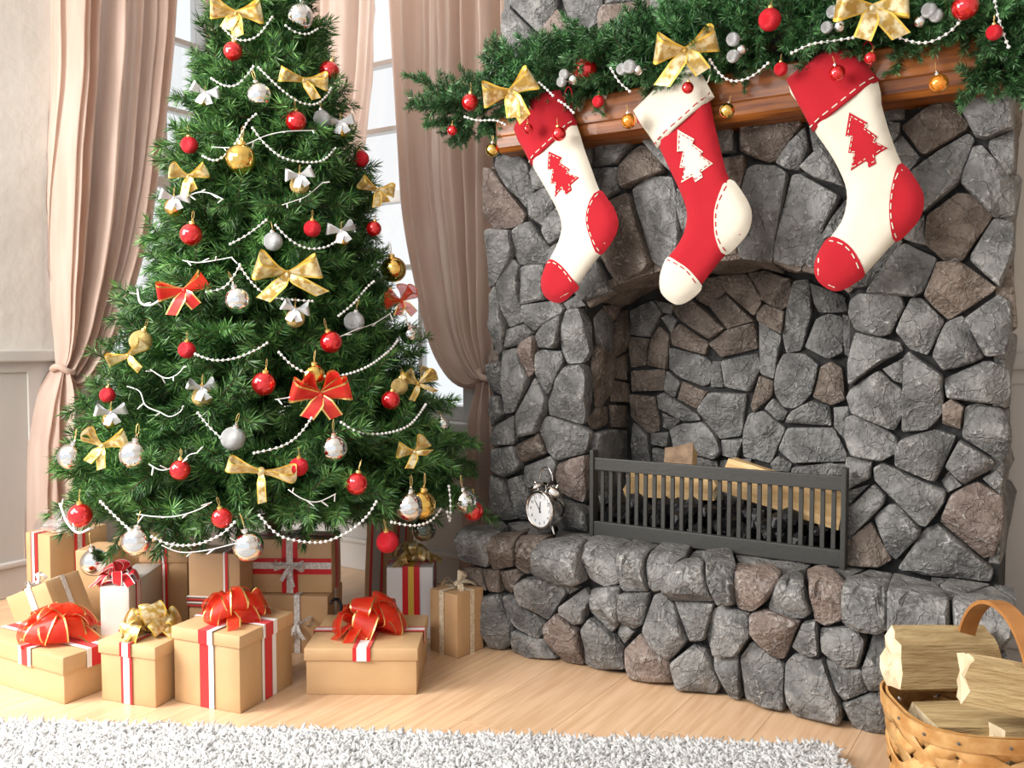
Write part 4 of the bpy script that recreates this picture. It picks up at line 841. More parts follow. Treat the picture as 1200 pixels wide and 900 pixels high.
# ------------------------------------------------------------------ christmas tree
TC = at(317, 400, 2.66); TC = Vector((TC.x, TC.y, 0)); TS = 2.66 / 2.6
TR = [(.28, .50), (.33, .60), (.40, .66), (.48, .625), (.62, .555), (.80, .45), (.95, .402), (1.10, .368), (1.28, .325), (1.47, .255), (1.66, .205), (1.84, .165), (2.0, .115), (2.2, .05), (2.32, .02)]
def trad(z):
    if z <= TR[0][0]: return TR[0][1]
    for (a, ra), (b, rb_) in zip(TR, TR[1:]):
        if z <= b: return (ra + (rb_ - ra) * (z - a) / (b - a)) * TS
    return .01
def tree_at(x, y, off=.0):
    d = ray(x, y); best = None
    t = 1.4
    while t < 3.4:
        p = CAM + d * t; g_ = math.hypot(p.x - TC.x, p.y - TC.y) - (trad(p.z) + off)
        if g_ < 0: return p
        if best is None or g_ < best[0]: best = (g_, p)
        t += .006
    return best[1]
def tnorm(p):
    n = Vector((p.x - TC.x, p.y - TC.y, .12)); n.normalize(); v = (CAM - p).normalized(); return (n * .45 + v * .75).normalized()
tree = empty('christmas_tree', TC, label='tall decorated green artificial Christmas tree in the window corner', cat='christmas tree')
MB().tube([(0, 0, 0.02), (0, 0, 1.2), (0, 0, 2.3)], [.024, .017, .006], 10).obj('trunk', MT['stem'], tree, smooth=True)
sb = MB()
for k in range(4):
    a_ = k * math.pi / 2 + .6; sb.tube([(0, 0, .10), (.10 * math.cos(a_), .10 * math.sin(a_), .06), (.24 * math.cos(a_), .24 * math.sin(a_), .008)], [.012, .010, .008], 6)
sb.obj('stand', MT['black'], tree, smooth=True)
tmats = [MT['ndl'], MT['ndl2'], MT['stem']]
TB = {}
for L_ in (.16, .24, .34, .46, .58):
    TB[L_] = [sprig_mesh('branch', int(L_ * 1000) + k, L_, int(8 + L_ * 20), .085 + .10 * L_, .030, 1250, .0025, tmats, .0035, .30, .8) for k in range(3)]
rg = random.Random(12)
zs = []
dens = [(z, trad(z) + .10) for z in [.405 + i * .02 for i in range(93)]]
tot = sum(q[1] for q in dens); NB = 430; acc = 0; cnt = 0; idx = 0
campos = Vector((0 - TC.x, 0 - TC.y, 0)).normalized()
kept = 0
for i in range(NB):
    u = (i + .5) / NB * tot; s = 0
    for z, dd in dens:
        s += dd
        if s >= u: break
    z += rg.uniform(-.015, .015)
    az = i * 2.39996 + rg.uniform(-.15, .15); fr = math.cos(az) * campos.x + math.sin(az) * campos.y
    if fr < -.15 and rg.random() < .78: continue
    if kept >= 298: break
    r_ = trad(z) * rg.uniform(.76, 1.0) - .035 if rg.random() < .8 else trad(z) * rg.uniform(.58, .78)
    if math.sin(az) > .3: r_ = min(r_, (2.36 - TC.y) / math.sin(az))
    r_ = max(r_, .05)
    tt = min(1, max(0, (z - .25) / 1.9)); tilt = R(2 + 42 * tt + rg.uniform(-8, 8))
    if z < .47: tilt = R(rg.uniform(-7, 3))
    Lb = max(.10, r_ / math.cos(tilt)); key = min(TB, key=lambda q_: abs(q_ - Lb)); sc = Lb / key
    o = link('branch', TB[key][i % 3], tree); kept += 1
    o.location = (0, 0, z - Lb * math.sin(tilt)); o.rotation_euler = (Matrix.Rotation(az, 3, 'Z') @ Matrix.Rotation(-tilt, 3, 'Y') @ Matrix.Rotation(rg.uniform(-.9, .9), 3, 'X')).to_euler()
    o.scale = (sc, max(.6, min(1.15, sc)), max(.6, min(1.15, sc)))
TG = 'ornaments on the tree'
def tball(x, y, r, mat, label, cap='goldw', off=-.012, withbow=0):
    p = tree_at(x, y, off); R_ = r * depth(p) / F; o = bauble(p, R_, mat, label, TG, cap)
    if withbow:
        S = withbow * depth(p) / F
        b = bow(Vector((0, 0, 0)), Vector((0, 0, 1)), 1, SILB, None, None, rb.uniform(-.2, .2), .25, ((-.35, -.8), (.4, -.75)), .8, 1, int(x), name='bow', cat=None)
        b.parent = o; vn = (CAM - p).normalized(); n_ = Vector((vn.x, vn.y, 0)).normalized()
        o.rotation_euler = (0, 0, 0); s_ = S / R_
        b.matrix_basis = Matrix.Translation((n_ * .75 + Vector((0, 0, .85)))) @ frame_for(n_ + Vector((0, 0, .15)), rb.uniform(-.2, .2)) @ Matrix.Scale(s_, 4)
    return o
for a_ in [
 (273,60,11,'redg','red bauble below the topmost gold bow'),(347,142,12,'redg','red bauble right under the upper silver bauble'),(386,84,12,'redg','red bauble behind the right loop of the upper gold bow'),
 (222,170,10,'redm','matte red bauble at the upper left edge against the window'),(423,186,9.5,'redm','matte red bauble at the upper right edge against the window'),(366,268,10,'redm','small red bauble left of the upper right silver-bowed gold one'),
 (224,275,13,'redg','glossy red bauble above the left red bow'),(438,268,9,'redg','red bauble above the gold bauble on the right edge'),(388,401,13,'redg','red bauble right of centre below the big gold bow'),
 (309,450,14,'redg','large red bauble left of the red centre bow'),(219,410,10,'redm','small red bauble below the left red bow'),(418,567,13,'redg','red bauble under the silver bauble, lower right of the tree'),
 (454,635,13,'redm','matte red bauble hanging lowest over the white striped gift'),(350,547,11,'redm','red bauble at the right loop of the low gold bow'),(260,607,12,'redg','red bauble above the lowest pearl swag, left of centre'),
 (211,551,12,'redg','red bauble right of the large left silver bauble'),(94,604,14,'redg','pale-reflecting red bauble at the lower left edge of the tree'),(126,463,9,'redm','red bauble above the silver-bowed one at the left edge'),
 (458,469,11,'redg','red bauble under the gold one at the right edge'),(555,599,12,'redg','dark red bauble at the far right tip beside the hearth')]:
    tball(*a_)
for a_ in [
 (351,20,16,'silg','large silver bauble at the top of the tree'),(304,112,15,'silg','silver mirror bauble below the upper gold bow'),(279,352,16,'silg','silver mirror bauble right of the left red bow'),
 (157,533,17,'silg','large silver bauble on the left, beside the gold bow'),(83,535,15,'silg','silver bauble at the left edge before the knotted curtain'),(392,526,16,'silg','silver mirror bauble below the red centre bow'),
 (291,640,18,'silg','silver bauble hanging lowest over the red-cross gift'),(160,634,17,'silg','silver bauble hanging over the pearl gift with red bow'),(111,659,16,'silg','lowest left silver bauble above the lace-tied gift'),
 (481,392,12,'silg','silver bauble on the right edge under the sheer red bow'),(545,588,14,'silg','silver bauble behind the dark red one beside the hearth'),(480,594,17,'silg','silver bauble paired with a gold one at the lower right'),
 (320,283,11,'silm','glitter silver bauble above the big gold bow'),(377,139,10,'silm','glitter silver bauble right of the upper red bauble'),(273,514,14,'silm','glitter silver bauble above the low gold bow'),(415,377,12,'silm','glitter silver bauble right of the silver-bowed gold one'),(519,497,8,'silg','small silver bauble on the right edge below the window sill')]:
    tball(*a_, cap='chrome')
for a_ in [(282,187,18,'gldg','large gold mirror bauble on the upper left of the tree'),(461,316,15,'gldg','gold mirror bauble on the right edge above the sheer red bow'),(494,592,17,'gldg','gold bauble paired with a silver one at the lower right'),(165,400,13,'gldm','patterned gold bauble at the left edge above the yellow bow'),(368,441,14,'gldg','gold bauble half hidden behind the red centre bow'),(468,453,10,'gldm','matte gold bauble above the red one at the right edge'),(497,621,14,'dkgr','dark glossy bauble under the gold and silver pair')]:
    tball(*a_)
for a_ in [(351,217,11,'gldm','gold glitter bauble with silver bow, upper centre'),(399,153,9.5,'gldg','gold bauble with silver bow beside the upper glitter silver one'),(400,280,9.5,'gldg','gold bauble with silver bow, right of centre above the big gold bow'),(346,373,11,'gldm','gold glitter bauble with silver bow directly below the big gold bow'),(240,117,7.5,'gldg','small gold bauble with silver bow at the upper left against the window'),(204,243,11,'gldg','pale gold bauble with silver bow at the left edge above the red one'),(130,492,10,'gldg','gold bauble with wide silver bow at the left edge'),(237,465,12,'gldm','gold bauble with silver bow left of the large red bauble')]:
    tball(*a_, withbow=17)
def tbow(x, y, S, mats, lab, roll=0, lift=.25, tl=((-.6, -.8), (.5, -.8)), wf=.7, pairs=1, seed=0, off=.012):
    p = tree_at(x, y, off); bow(p, tnorm(p), S * depth(p) / F, mats, lab, 'ribbon bows on the tree', roll, lift, tl, wf, pairs, seed)
tbow(277,16,30,GOLD,'gold wired bow at the very top of the tree',0,.1,((.05,-.9),(-.4,-.6)),.85,1,21)
tbow(356,94,27,GOLD,'yellow gold bow on the upper right beside a red bauble',-.1,.15,((.6,-.7),),.7,1,22)
tbow(221,207,24,GOLD,'gold bow on the upper left edge of the tree',.1,.35,((-.3,-.9),(.2,-.7)),.7,1,23)
tbow(442,223,22,GOLD,'gold bow at the right edge above the curtain gap',-.2,.2,((.6,-.5),(.1,-.9)),.8,1,24)
tbow(337,322,40,GOLD,'big gold bow in the centre of the tree',0,.2,((-.7,-.75),(1.0,-.55)),.72,1,25)
tbow(150,417,24,GOLD,'yellow bow at the left edge beside the patterned gold bauble',.5,.3,((.2,-.9),),.7,1,26)
tbow(120,523,28,GOLD,'yellow gold bow between two silver baubles on the left',-.1,.5,((.1,-.95),(-.5,-.7)),.7,1,27)
tbow(306,553,42,GOLD,'long looped gold bow low on the tree',-.15,.1,((.15,-.85),),.42,1,28)
tbow(486,530,22,GOLD,'gold bow at the lower right of the tree',.3,.4,((-.6,-.7),(.8,-.3)),.8,1,29)
tbow(490,450,24,GOLD,'spiky gold bow at the right edge before the window sill',0,.5,((.9,-.4),(.6,.7),(-.4,-.8)),.5,2,30)
tbow(216,341,30,REDB,'red bow on the left of the tree',.25,.2,((-.7,-.8),(.3,-.7)),.85,1,31)
tbow(376,464,34,REDB,'red bow with gold edges below the centre of the tree',0,.25,((-.5,-.75),(.5,-.75)),.85,2,32)
tbow(470,353,22,ORG,'sheer red bow at the right edge of the tree',.4,.3,((.4,-.9),(-.5,-.6)),.8,2,33)
BS = 'pearl strands on the tree'
for px, lab in [
 ([(262,33),(275,45),(290,47),(304,40),(319,20)],'topmost pearl swag under the top gold bow'),([(248,92),(262,100),(276,100),(288,90),(297,78)],'pearl swag left of the upper silver mirror bauble'),([(303,79),(320,96),(335,109),(352,120),(370,122),(383,112),(388,103)],'pearl swag right of the upper silver mirror bauble'),
 ([(238,183),(252,188),(266,180),(280,162),(290,143),(300,134)],'pearl swag meeting the large gold bauble'),([(296,150),(310,168),(330,184),(355,190),(378,188),(393,174)],'pearl swag above the upper silver-bowed glitter bauble'),([(335,30),(345,37),(360,40),(372,34)],'short pearl swag under the top silver bauble'),
 ([(270,286),(290,275),(312,258)],'pearl strand left of the upper glitter silver bauble'),([(323,264),(340,281),(360,291),(380,290),(393,284)],'pearl swag below the small matte red bauble'),([(281,312),(295,331),(310,344),(330,350),(366,353)],'pearl swag crossing the big gold bow'),([(242,342),(262,337),(275,322),(281,310)],'pearl strand right of the left red bow'),
 ([(397,370),(415,355),(430,337),(438,330)],'pearl strand on the right above the glitter silver bauble'),([(229,415),(250,422),(275,420),(300,410),(313,402)],'pearl swag from the small red bauble, left of centre'),([(327,413),(345,430),(370,440),(400,440),(430,430),(455,412),(466,399)],'long pearl swag above the red centre bow'),
 ([(232,484),(245,500),(262,516)],'pearl strand ending at the low glitter silver bauble'),([(298,531),(330,523),(350,510),(365,490)],'pearl strand left of the silver bauble under the centre bow'),([(400,495),(420,506),(450,508),(480,498),(499,474)],'pearl swag on the right below the red bauble'),
 ([(178,629),(200,638),(230,638),(258,627),(275,612)],'lowest pearl swag on the left over the gifts'),([(304,604),(325,626),(350,634),(380,635),(410,622),(430,605),(441,588)],'lowest long pearl swag on the right over the gifts'),([(118,588),(135,605),(151,620)],'pearl strand above the lower left silver baubles'),([(459,612),(485,616),(505,610),(516,597)],'pearl swag under the gold and silver pair'),([(526,570),(528,590),(527,610),(524,600)],'pearl loop at the far right tip of the tree')]:
    bead_obj('bead_strand', [tree_at(x, y, .006) for x, y in px], .0043, 'pearlb', lab, 'bead strand', BS)
for k, (px, lab) in enumerate([
 ([(160,340),(166,354),(178,357),(190,348),(196,333)],'thick white cord loop at the left edge of the tree'),([(150,452),(162,460),(172,474),(186,484),(197,490),(212,482),(214,476)],'white light cord on the left above the silver bauble'),([(178,432),(192,444),(206,440),(218,428)],'white light cord under the small left red bauble'),
 ([(158,604),(180,607),(205,606),(228,600),(246,590)],'white light cord low on the left of the tree'),([(72,589),(80,612),(92,624),(106,619)],'white cord loop under the lower left red bauble'),([(172,546),(190,551),(208,546),(222,533),(235,529)],'white light cord between silver and red bauble on the left'),
 ([(215,232),(232,226),(248,226),(262,234)],'white light cord above the left red bauble'),([(250,171),(270,172),(290,168),(310,160),(330,156),(350,154),(368,154)],'white light cord crossing behind the gold mirror bauble'),([(328,242),(345,236),(362,228),(378,214)],'white light cord right of the upper silver-bowed bauble'),
 ([(216,304),(232,307),(250,305),(270,303)],'white light cord above the left pearl strand'),([(320,470),(340,466),(352,455)],'short white light cord right of the large red bauble'),([(395,396),(415,388),(440,378),(458,367)],'white light cord at the right below the glitter silver bauble'),
 ([(340,572),(352,585),(372,588),(392,580)],'white light cord below the low gold bow'),([(188,640),(215,645),(245,643),(280,636)],'white light cord along the lowest edge over the gifts')]):
    P = resample([tree_at(x, y, .002) + Vector((rg.uniform(-.004, .004),) * 3) for x, y in px], 26); c = P[0].copy(); r_ = .0028 if 'loop' in lab else .0013
    o = MB().tube([p - c for p in P], r_, 6).obj('light_cord', MT['wire'], None, smooth=True, loc=c); tag(o, lab, 'light string', 'white light cords on the tree')
    for j in range(3, 26, 7):
        d = (CAM - P[j]).normalized() * .4 + Vector((rg.uniform(-1, 1), rg.uniform(-1, 1), rg.uniform(-1, .6))); d.normalize()
        MB().tube([P[j] - c, P[j] - c + d * .014, P[j] - c + d * .022], [.0014, .0019, .0012], 6).obj('bulb', MT['wire'], o)
# ------------------------------------------------------------------ gifts
def wobble(bm, amt, seed):
    for v in bm.verts: v.co += Vector((noise.noise((v.co.x * 11, v.co.y * 11, seed)), noise.noise((v.co.y * 11, v.co.z * 11, seed + 3)), noise.noise((v.co.z * 11, v.co.x * 11, seed + 7)))) * amt
def paper_box(a, b, bv=.003, sub=4, amt=.0012, seed=0):
    bm = bmesh.new(); bmesh.ops.create_cube(bm, size=1)
    for v in bm.verts: v.co = Vector([a[i] + (v.co[i] + .5) * (b[i] - a[i]) for i in range(3)])
    bmesh.ops.bevel(bm, geom=bm.edges[:], offset=bv, segments=2, profile=.5, affect='EDGES')
    bmesh.ops.subdivide_edges(bm, edges=[e for e in bm.edges if e.calc_length() > .03], cuts=sub, use_grid_fill=True)
    wobble(bm, amt, seed); bm.verts.index_update()
    m = MB().add([v.co.copy() for v in bm.verts], [[v.index for v in f.verts] for f in bm.faces]); bm.free(); return m
def gift(label, c, rang, Rl, Ll, h, paper, lid=0, rib=(), z0=0, group='wrapped gifts under the tree', name='gift_box', tilt=None, lidonly=False):
    """front corner at c; local x along the right edge (angle rang), local y along the left edge"""
    o = empty(name, (c[0], c[1], z0), R(rang), label, 'gift', group)
    if tilt: o.rotation_euler = (tilt[0], tilt[1], R(rang))
    sd = int(abs(c[0] * 1000) + abs(c[1] * 3000)); ov = .004 if lid else 0
    paper_box((ov, ov, 0), (Rl - ov, Ll - ov, h - (.004 if lid else 0)), .0025, seed=sd).obj('box', paper, o, smooth=True, sharp=40)
    if lid: paper_box((0, 0, h - lid), (Rl, Ll, h), .0025, seed=sd + 5).obj('lid', paper, o, smooth=True, sharp=40)
    e = .0022
    for axis, pos, stripes in rib:
        mb = MB(); mats = []
        for off, w_, mt in stripes:
            if mt not in mats: mats.append(mt)
            k = mats.index(mt); ee = e + .0008 * (stripes.index((off, w_, mt)) % 2)
            p0, p1 = pos + off - w_ / 2, pos + off + w_ / 2; D = Ll if axis == 'x' else Rl
            def seg(y0, z0_, y1, z1_):
                A, B = (y0, z0_), (y1, z1_)
                n = 5; V = []
                for i in range(n + 1):
                    t = i / n; yy = A[0] + (B[0] - A[0]) * t; zz = A[1] + (B[1] - A[1]) * t
                    V += [(p0, yy, zz), (p1, yy, zz)] if axis == 'x' else [(yy, p0, zz), (yy, p1, zz)]
                mb.add(V, [(2 * i, 2 * i + 1, 2 * i + 3, 2 * i + 2) for i in range(n)], k)
            seg(-ee, h + ee, D + ee, h + ee)
            zl = h - lid if lid else 0
            seg(-ee, h + ee, -ee, zl); seg(D + ee, h + ee, D + ee, zl)
            if lid and not lidonly:
                seg(ov - ee, zl, ov - ee, .001); seg(D - ov + ee, zl, D - ov + ee, .001)
        r_ = mb.obj('ribbon', [MT[q_] for q_ in mats], o)
        sm = r_.modifiers.new('thick', 'SOLIDIFY'); sm.thickness = .0008; sm.offset = 0
    return o
RW = lambda w_: [(0, w_, 'red'), (-w_ * .78, w_ * .5, 'whites'), (w_ * .78, w_ * .5, 'whites')]
RWR = lambda w_: [(0, w_ * .62, 'whites'), (-w_ * .42, w_ * .24, 'red'), (w_ * .42, w_ * .24, 'red')]
def pom(parent, loc, S, mats, n=9, wf=.85, seed=0, tails=3, name='bow', flat=.5):
    rg = random.Random(seed); o = empty(name, loc); o.parent = parent
    for k in range(n):
        az = 6.283 * k / n + rg.uniform(-.3, .3); el = R(rg.uniform(8, 40) if k % 3 else rg.uniform(45, 80)); mb = MB()
        d = Vector((math.cos(az) * math.cos(el), math.sin(az) * math.cos(el), math.sin(el) * flat + .1)); up = Vector((-math.sin(az), math.cos(az), rg.uniform(-.6, .6)))
        loop(mb, d, up, S * rg.uniform(.8, 1.05), S * wf, S * rg.uniform(.3, .42), rg.uniform(-.6, .6), 16, .06); mb.obj('loop', mats, o, smooth=True)
    for k in range(tails):
        az = rg.uniform(0, 6.283); mb = MB(); dx, dy = math.cos(az), math.sin(az)
        tail(mb, [(0, 0, .2 * S), (dx * S * .6, dy * S * .6, .35 * S), (dx * S * 1.25, dy * S * 1.25, .04 * S)], (-dy, dx, .3), S * .4, .1); mb.obj('tail', mats, o, smooth=True)
    q = sphere(10, 6); mk('knot', [v * S * .2 + Vector((0, 0, S * .2)) for v in q.v], q.f, mats[0], o, smooth=True)
    return o
K, K2 = MT['kraft'], MT['kraft2']
def G(px, a_): p = onZ(*px, 0); return (p.x, p.y)
# front row
g1 = gift('flat kraft gift box with red organza bow, left end of the front row', G((75, 827), 0), 93, .17, .34, .113, K, .042, [('y', .145, RW(.024)), ('x', .085, RW(.024))], lidonly=True)
pom(g1, (.085, .145, .113), .092, ORG, 15, .7, 1, flat=.8)
g2 = gift('small square kraft gift box with red-edged white ribbon and gold bow', G((183, 831), 0), 104, .16, .165, .144, K, .030, [('y', .084, RWR(.030)), ('x', .085, RWR(.024))])
pom(g2, (.085, .084, .144), .068, GOLD, 10, .95, 2, 2, flat=.8)
g3 = gift('tall cube kraft gift box with red and white ribbon and red organza bow', G((282, 838), 0), 100, .204, .2, .181, K, .030, [('y', .104, [(0, .026, 'red'), (-.021, .014, 'whites')]), ('x', .105, [(0, .026, 'red'), (.021, .014, 'whites'), (-.019, .008, 'whites')])])
pom(g3, (.105, .104, .181), .080, ORG, 15, .7, 3, flat=.85)
g4 = gift('wide kraft gift box with red organza bow at the right of the front row', G((490, 815), 0), 122.4, .269, .274, .114, K, .030, [('y', .135, RWR(.040)), ('x', .14, RWR(.034))], lidonly=True)
pom(g4, (.14, .135, .114), .092, ORG, 15, .7, 4, flat=.85)
g5 = gift('upright brown gift box tied with cream lace beside the hearth', G((536, 772), 0), 82.2, .105, .104, .172, K2, 0, [('y', .057, [(0, .017, 'lacec')]), ('x', .057, [(0, .017, 'lacec')])])
pom(g5, (.057, .057, .172), .045, [MT['lacec'], MT['lacec']], 3, .4, 5, 2, flat=.35)
# back rows
def C2(px, dep): p = at(px, 400, dep); return (p.x, p.y)
c = C2(506, 2.52); g6 = gift('white gift box with red and gold stripes and spiky gold bow', c, 122.4, .13, .132, .207, MT['whitep'], 0, [('y', .062, [(0, .016, 'goldb'), (-.0165, .016, 'red'), (.0165, .016, 'red')]), ('x', .065, [(0, .03, 'red')])])
pom(g6, (.065, .062, .207), .066, GOLD, 12, .35, 6, 4, flat=.9)
c = C2(455, 2.72); g7 = gift('tall brown gift box with grey and red stripes leaning behind the white gift', c, 95, .12, .10, .30, K2, 0, [('y', .055, [(0, .030, 'greyr'), (-.021, .008, 'red'), (.021, .008, 'red')]), ('x', .05, [(0, .030, 'greyr'), (-.021, .008, 'red'), (.021, .008, 'red')])], z0=.008, tilt=(R(-3), R(8)))
pb = at(381, 400, 2.40)
g9 = gift('brown gift box tied with white lace at the bottom of the middle stack', (pb.x, pb.y), 118, .15, .22, .158, K2, 0, [('y', .085, [(0, .016, 'lace')]), ('x', .07, [(0, .016, 'lace')])])
bow(Vector((-.006, .085, .08)), Vector((-1, 0, .1)), .045, [MT['lace'], MT['lace']], None, None, 0, .2, ((-.5, -1), (.5, -1)), .4, 1, 9, parent=g9, name='bow').matrix_basis = Matrix.Translation((-.006, .085, .085)) @ frame_for((-1, 0, .1))
c = at(386, 400, 2.43)
g8 = gift('kraft gift box with broad red cross ribbon and white lace bow', (c.x, c.y), 121, .115, .222, .148, K, 0, [('y', .115, [(0, .044, 'red'), (0, .018, 'lace')]), ('x', .06, [(0, .03, 'red')])], z0=.159)
mb = MB(); mb.box((-.0026, .0, .052), (-.0014, .222, .096)).obj('ribbon', MT['red'], g8); MB().box((-.0036, .0, .067), (-.0028, .222, .085)).obj('ribbon', MT['lace'], g8)
bow(Vector((0, 0, 0)), Vector((-1, 0, .1)), .042, [MT['lace'], MT['lace']], None, None, 0, .1, ((-.5, -.9), (.3, -1.3)), .5, 1, 10, parent=g8, name='bow').matrix_basis = Matrix.Translation((-.008, .115, .074)) @ frame_for((-1, 0, .1))
c = C2(277, 2.33); g10 = gift('upright brown gift box bound with red and white cord', c, 119, .10, .138, .292, K2, 0, [('y', .035, [(0, .006, 'red'), (.006, .004, 'whites')])])
cb = MB()
for k, z in enumerate((.148, .156, .164, .172)):
    cb.tube([(-.003, -.003, z), (-.003, .141, z + .004), (.103, .141, z), (.103, -.003, z)], .0028, 5, k % 2, closed=True)
cb.obj('cord', [MT['red'], MT['whites']], g10, smooth=True)
cb = MB()
for k in range(7):
    a_ = R(20 + k * 40); cb.tube([Vector((-.006, .04, .16)) + Vector((-.01 * math.sin(t * 3.14), .032 * t * math.cos(a_) + .01 * math.sin(6.28 * t) * math.sin(a_), .032 * t * math.sin(a_) - .012 * math.sin(6.28 * t) * math.cos(a_))) for t in [i / 8 for i in range(9)]], .002, 5, k % 2)
cb.obj('bow', [MT['red'], MT['whites']], g10, smooth=True)
z11 = .235
pc = onZ(151, 688, z11); pl = onZ(119, 686, z11); pr = onZ(190, 660, z11); ra = math.degrees(math.atan2(pr.y - pc.y, pr.x - pc.x))
g11 = gift('pearly white gift box with candy-striped red ribbon', (pc.x, pc.y), ra, (pr - pc).length, .072, z11, MT['pearl'], 0, [('x', .055, [(-.009, .006, 'red'), (-.003, .005, 'whites'), (.003, .006, 'red'), (.009, .005, 'whites'), (.015, .006, 'red')])])
pom(g11, (.055, .05, z11), .058, [MT['red'], MT['whites']], 9, .42, 11, 4, flat=.6)
z13 = .262; pc = onZ(58, 628, z13); pr = onZ(106, 618, z13)
g13 = gift('tall kraft gift box with red and white ribbons standing nearest the curtain knot', (pc.x, pc.y), math.degrees(math.atan2(pr.y - pc.y, pr.x - pc.x)), .20, .115, z13, K, 0, [('y', .062, [(0, .010, 'red'), (.014, .012, 'lace'), (.024, .004, 'red')]), ('x', .10, [(0, .016, 'lace'), (-.014, .010, 'red'), (.014, .010, 'red')])])
pom(g13, (.07, .06, z13), .07, [MT['clear'], MT['clear']], 7, .8, 13, 2, flat=.5)
c = C2(63, 2.45); g14 = gift('kraft gift box with white lace ribbons leaning behind the front row at left', c, 110, .135, .14, .125, K, 0, [('x', .065, [(0, .016, 'lace')]), ('y', .06, [(0, .02, 'lace')])], z0=.066, tilt=(R(-22), 0)); z14 = .125
pom(g14, (.05, .07, z14), .035, [MT['lace'], MT['lace']], 4, .5, 14, 2, flat=.5)
c = C2(216, 2.48); g12 = gift('rosy brown gift box with red cord bow behind the pearly gift', c, 121, .12, .14, .27, K2, .04, [('y', .07, [(0, .02, 'red'), (0, .006, 'whites')])])
c = C2(120, 2.68); gift('plain kraft gift box between the tall left gift and pearly gift', c, 118, .12, .10, .217, K, 0, [])
c = C2(186, 2.84); gift('kraft gift box furthest back under the left branches', c, 118, .12, .165, .218, K, .03, [])
# black cable loop behind the stacked gifts
cp = resample([onZ(388, 706, .16), at(392, 702, 2.42), at(398, 704, 2.42), at(400, 715, 2.42), at(398, 730, 2.42), Vector((*C2(402, 2.45), .01)), Vector((*C2(420, 2.6), .006)), Vector((*C2(440, 2.8), .006))], 30)
tag(MB().tube([p - cp[-1] for p in cp], .005, 7).obj('power_cable', MT['cord'], None, smooth=True, loc=cp[-1]), 'black power cable looping beside the red-cross gift', 'cable')
# ------------------------------------------------------------------ rug
ru = Vector((.878, .478, 0)).normalized(); rv = Vector((ru.y, -ru.x, 0)); rc = Vector((-.405, 1.868, 0))   # far right corner
rug = empty('shag_rug', rc, math.atan2(ru.y, ru.x), 'white long-pile shag rug across the bottom of the picture', 'rug')
WR, DR = 2.7, 1.35
MB().bbox((-WR, -DR, .001), (-.008, -.008, .012), .004).obj('backing', MT['rug'], rug)
def pile(seed, x0, x1, y0, y1, step, blades, hgt, wid):
    r = np.random.RandomState(seed); nx, ny = int((x1 - x0) / step), int((y1 - y0) / step)
    gx, gy = np.meshgrid(np.arange(nx), np.arange(ny)); B = np.stack([x0 + (gx.ravel() + .5) * step, y0 + (gy.ravel() + .5) * step], 1); B += (r.rand(*B.shape) - .5) * step * .9
    cl = r.randn(len(B), 2) * .45
    B = np.repeat(B, blades, 0); cl = np.repeat(cl, blades, 0); n = len(B); B = B + r.randn(n, 2) * .0016
    ln = cl + r.randn(n, 2) * .4; h = hgt * r.uniform(.7, 1.15, n)
    an = r.rand(n) * 6.283; sx, sy = np.cos(an) * wid / 2, np.sin(an) * wid / 2
    z0 = np.full(n, .008)
    def ring(f, wf, bend):
        cx = B[:, 0] + ln[:, 0] * h * bend; cy = B[:, 1] + ln[:, 1] * h * bend; cz = z0 + h * f
        return [np.stack([cx + np.cos(an + a_) * wid / 2 * wf, cy + np.sin(an + a_) * wid / 2 * wf, cz], 1) for a_ in (0, 2.094, 4.189)]
    V = np.stack(ring(0, 1, 0) + ring(.78, 1.1, .45) + [np.stack([B[:, 0] + ln[:, 0] * h * .8, B[:, 1] + ln[:, 1] * h * .8, z0 + h], 1)], 1).reshape(-1, 3)
    base = (np.arange(n) * 7)[:, None]
    T = np.concatenate([base + np.array(t) for t in ((0, 1, 4), (0, 4, 3), (1, 2, 5), (1, 5, 4), (2, 0, 3), (2, 3, 5), (3, 4, 6), (4, 5, 6), (5, 3, 6))])
    return V, T
def np_obj(name, parts, mat, parent):
    V = []; T = []; b = 0
    for v, t in parts: V.append(v); T.append(t + b); b += len(v)
    V = np.concatenate(V); T = np.concatenate(T); me = bpy.data.meshes.new(name)
    me.vertices.add(len(V)); me.vertices.foreach_set('co', V.ravel()); me.loops.add(T.size); me.loops.foreach_set('vertex_index', T.ravel().astype(np.int32))
    me.polygons.add(len(T)); me.polygons.foreach_set('loop_start', np.arange(0, T.size, 3)); me.polygons.foreach_set('loop_total', np.full(len(T), 3)); me.polygons.foreach_set('use_smooth', np.ones(len(T), bool))
    me.update(); me.validate(); me.materials.append(mat); return link(name, me, parent)
po = np_obj('pile', [pile(1, -2.15, 0, -.42, 0, .0074, 3, .026, .0088), pile(2, -WR, -2.15, -DR, 0, .017, 3, .030, .008), pile(3, -2.15, 0, -DR, -.42, .017, 3, .030, .008)], MT['rug'], rug); po['kind'] = 'stuff'
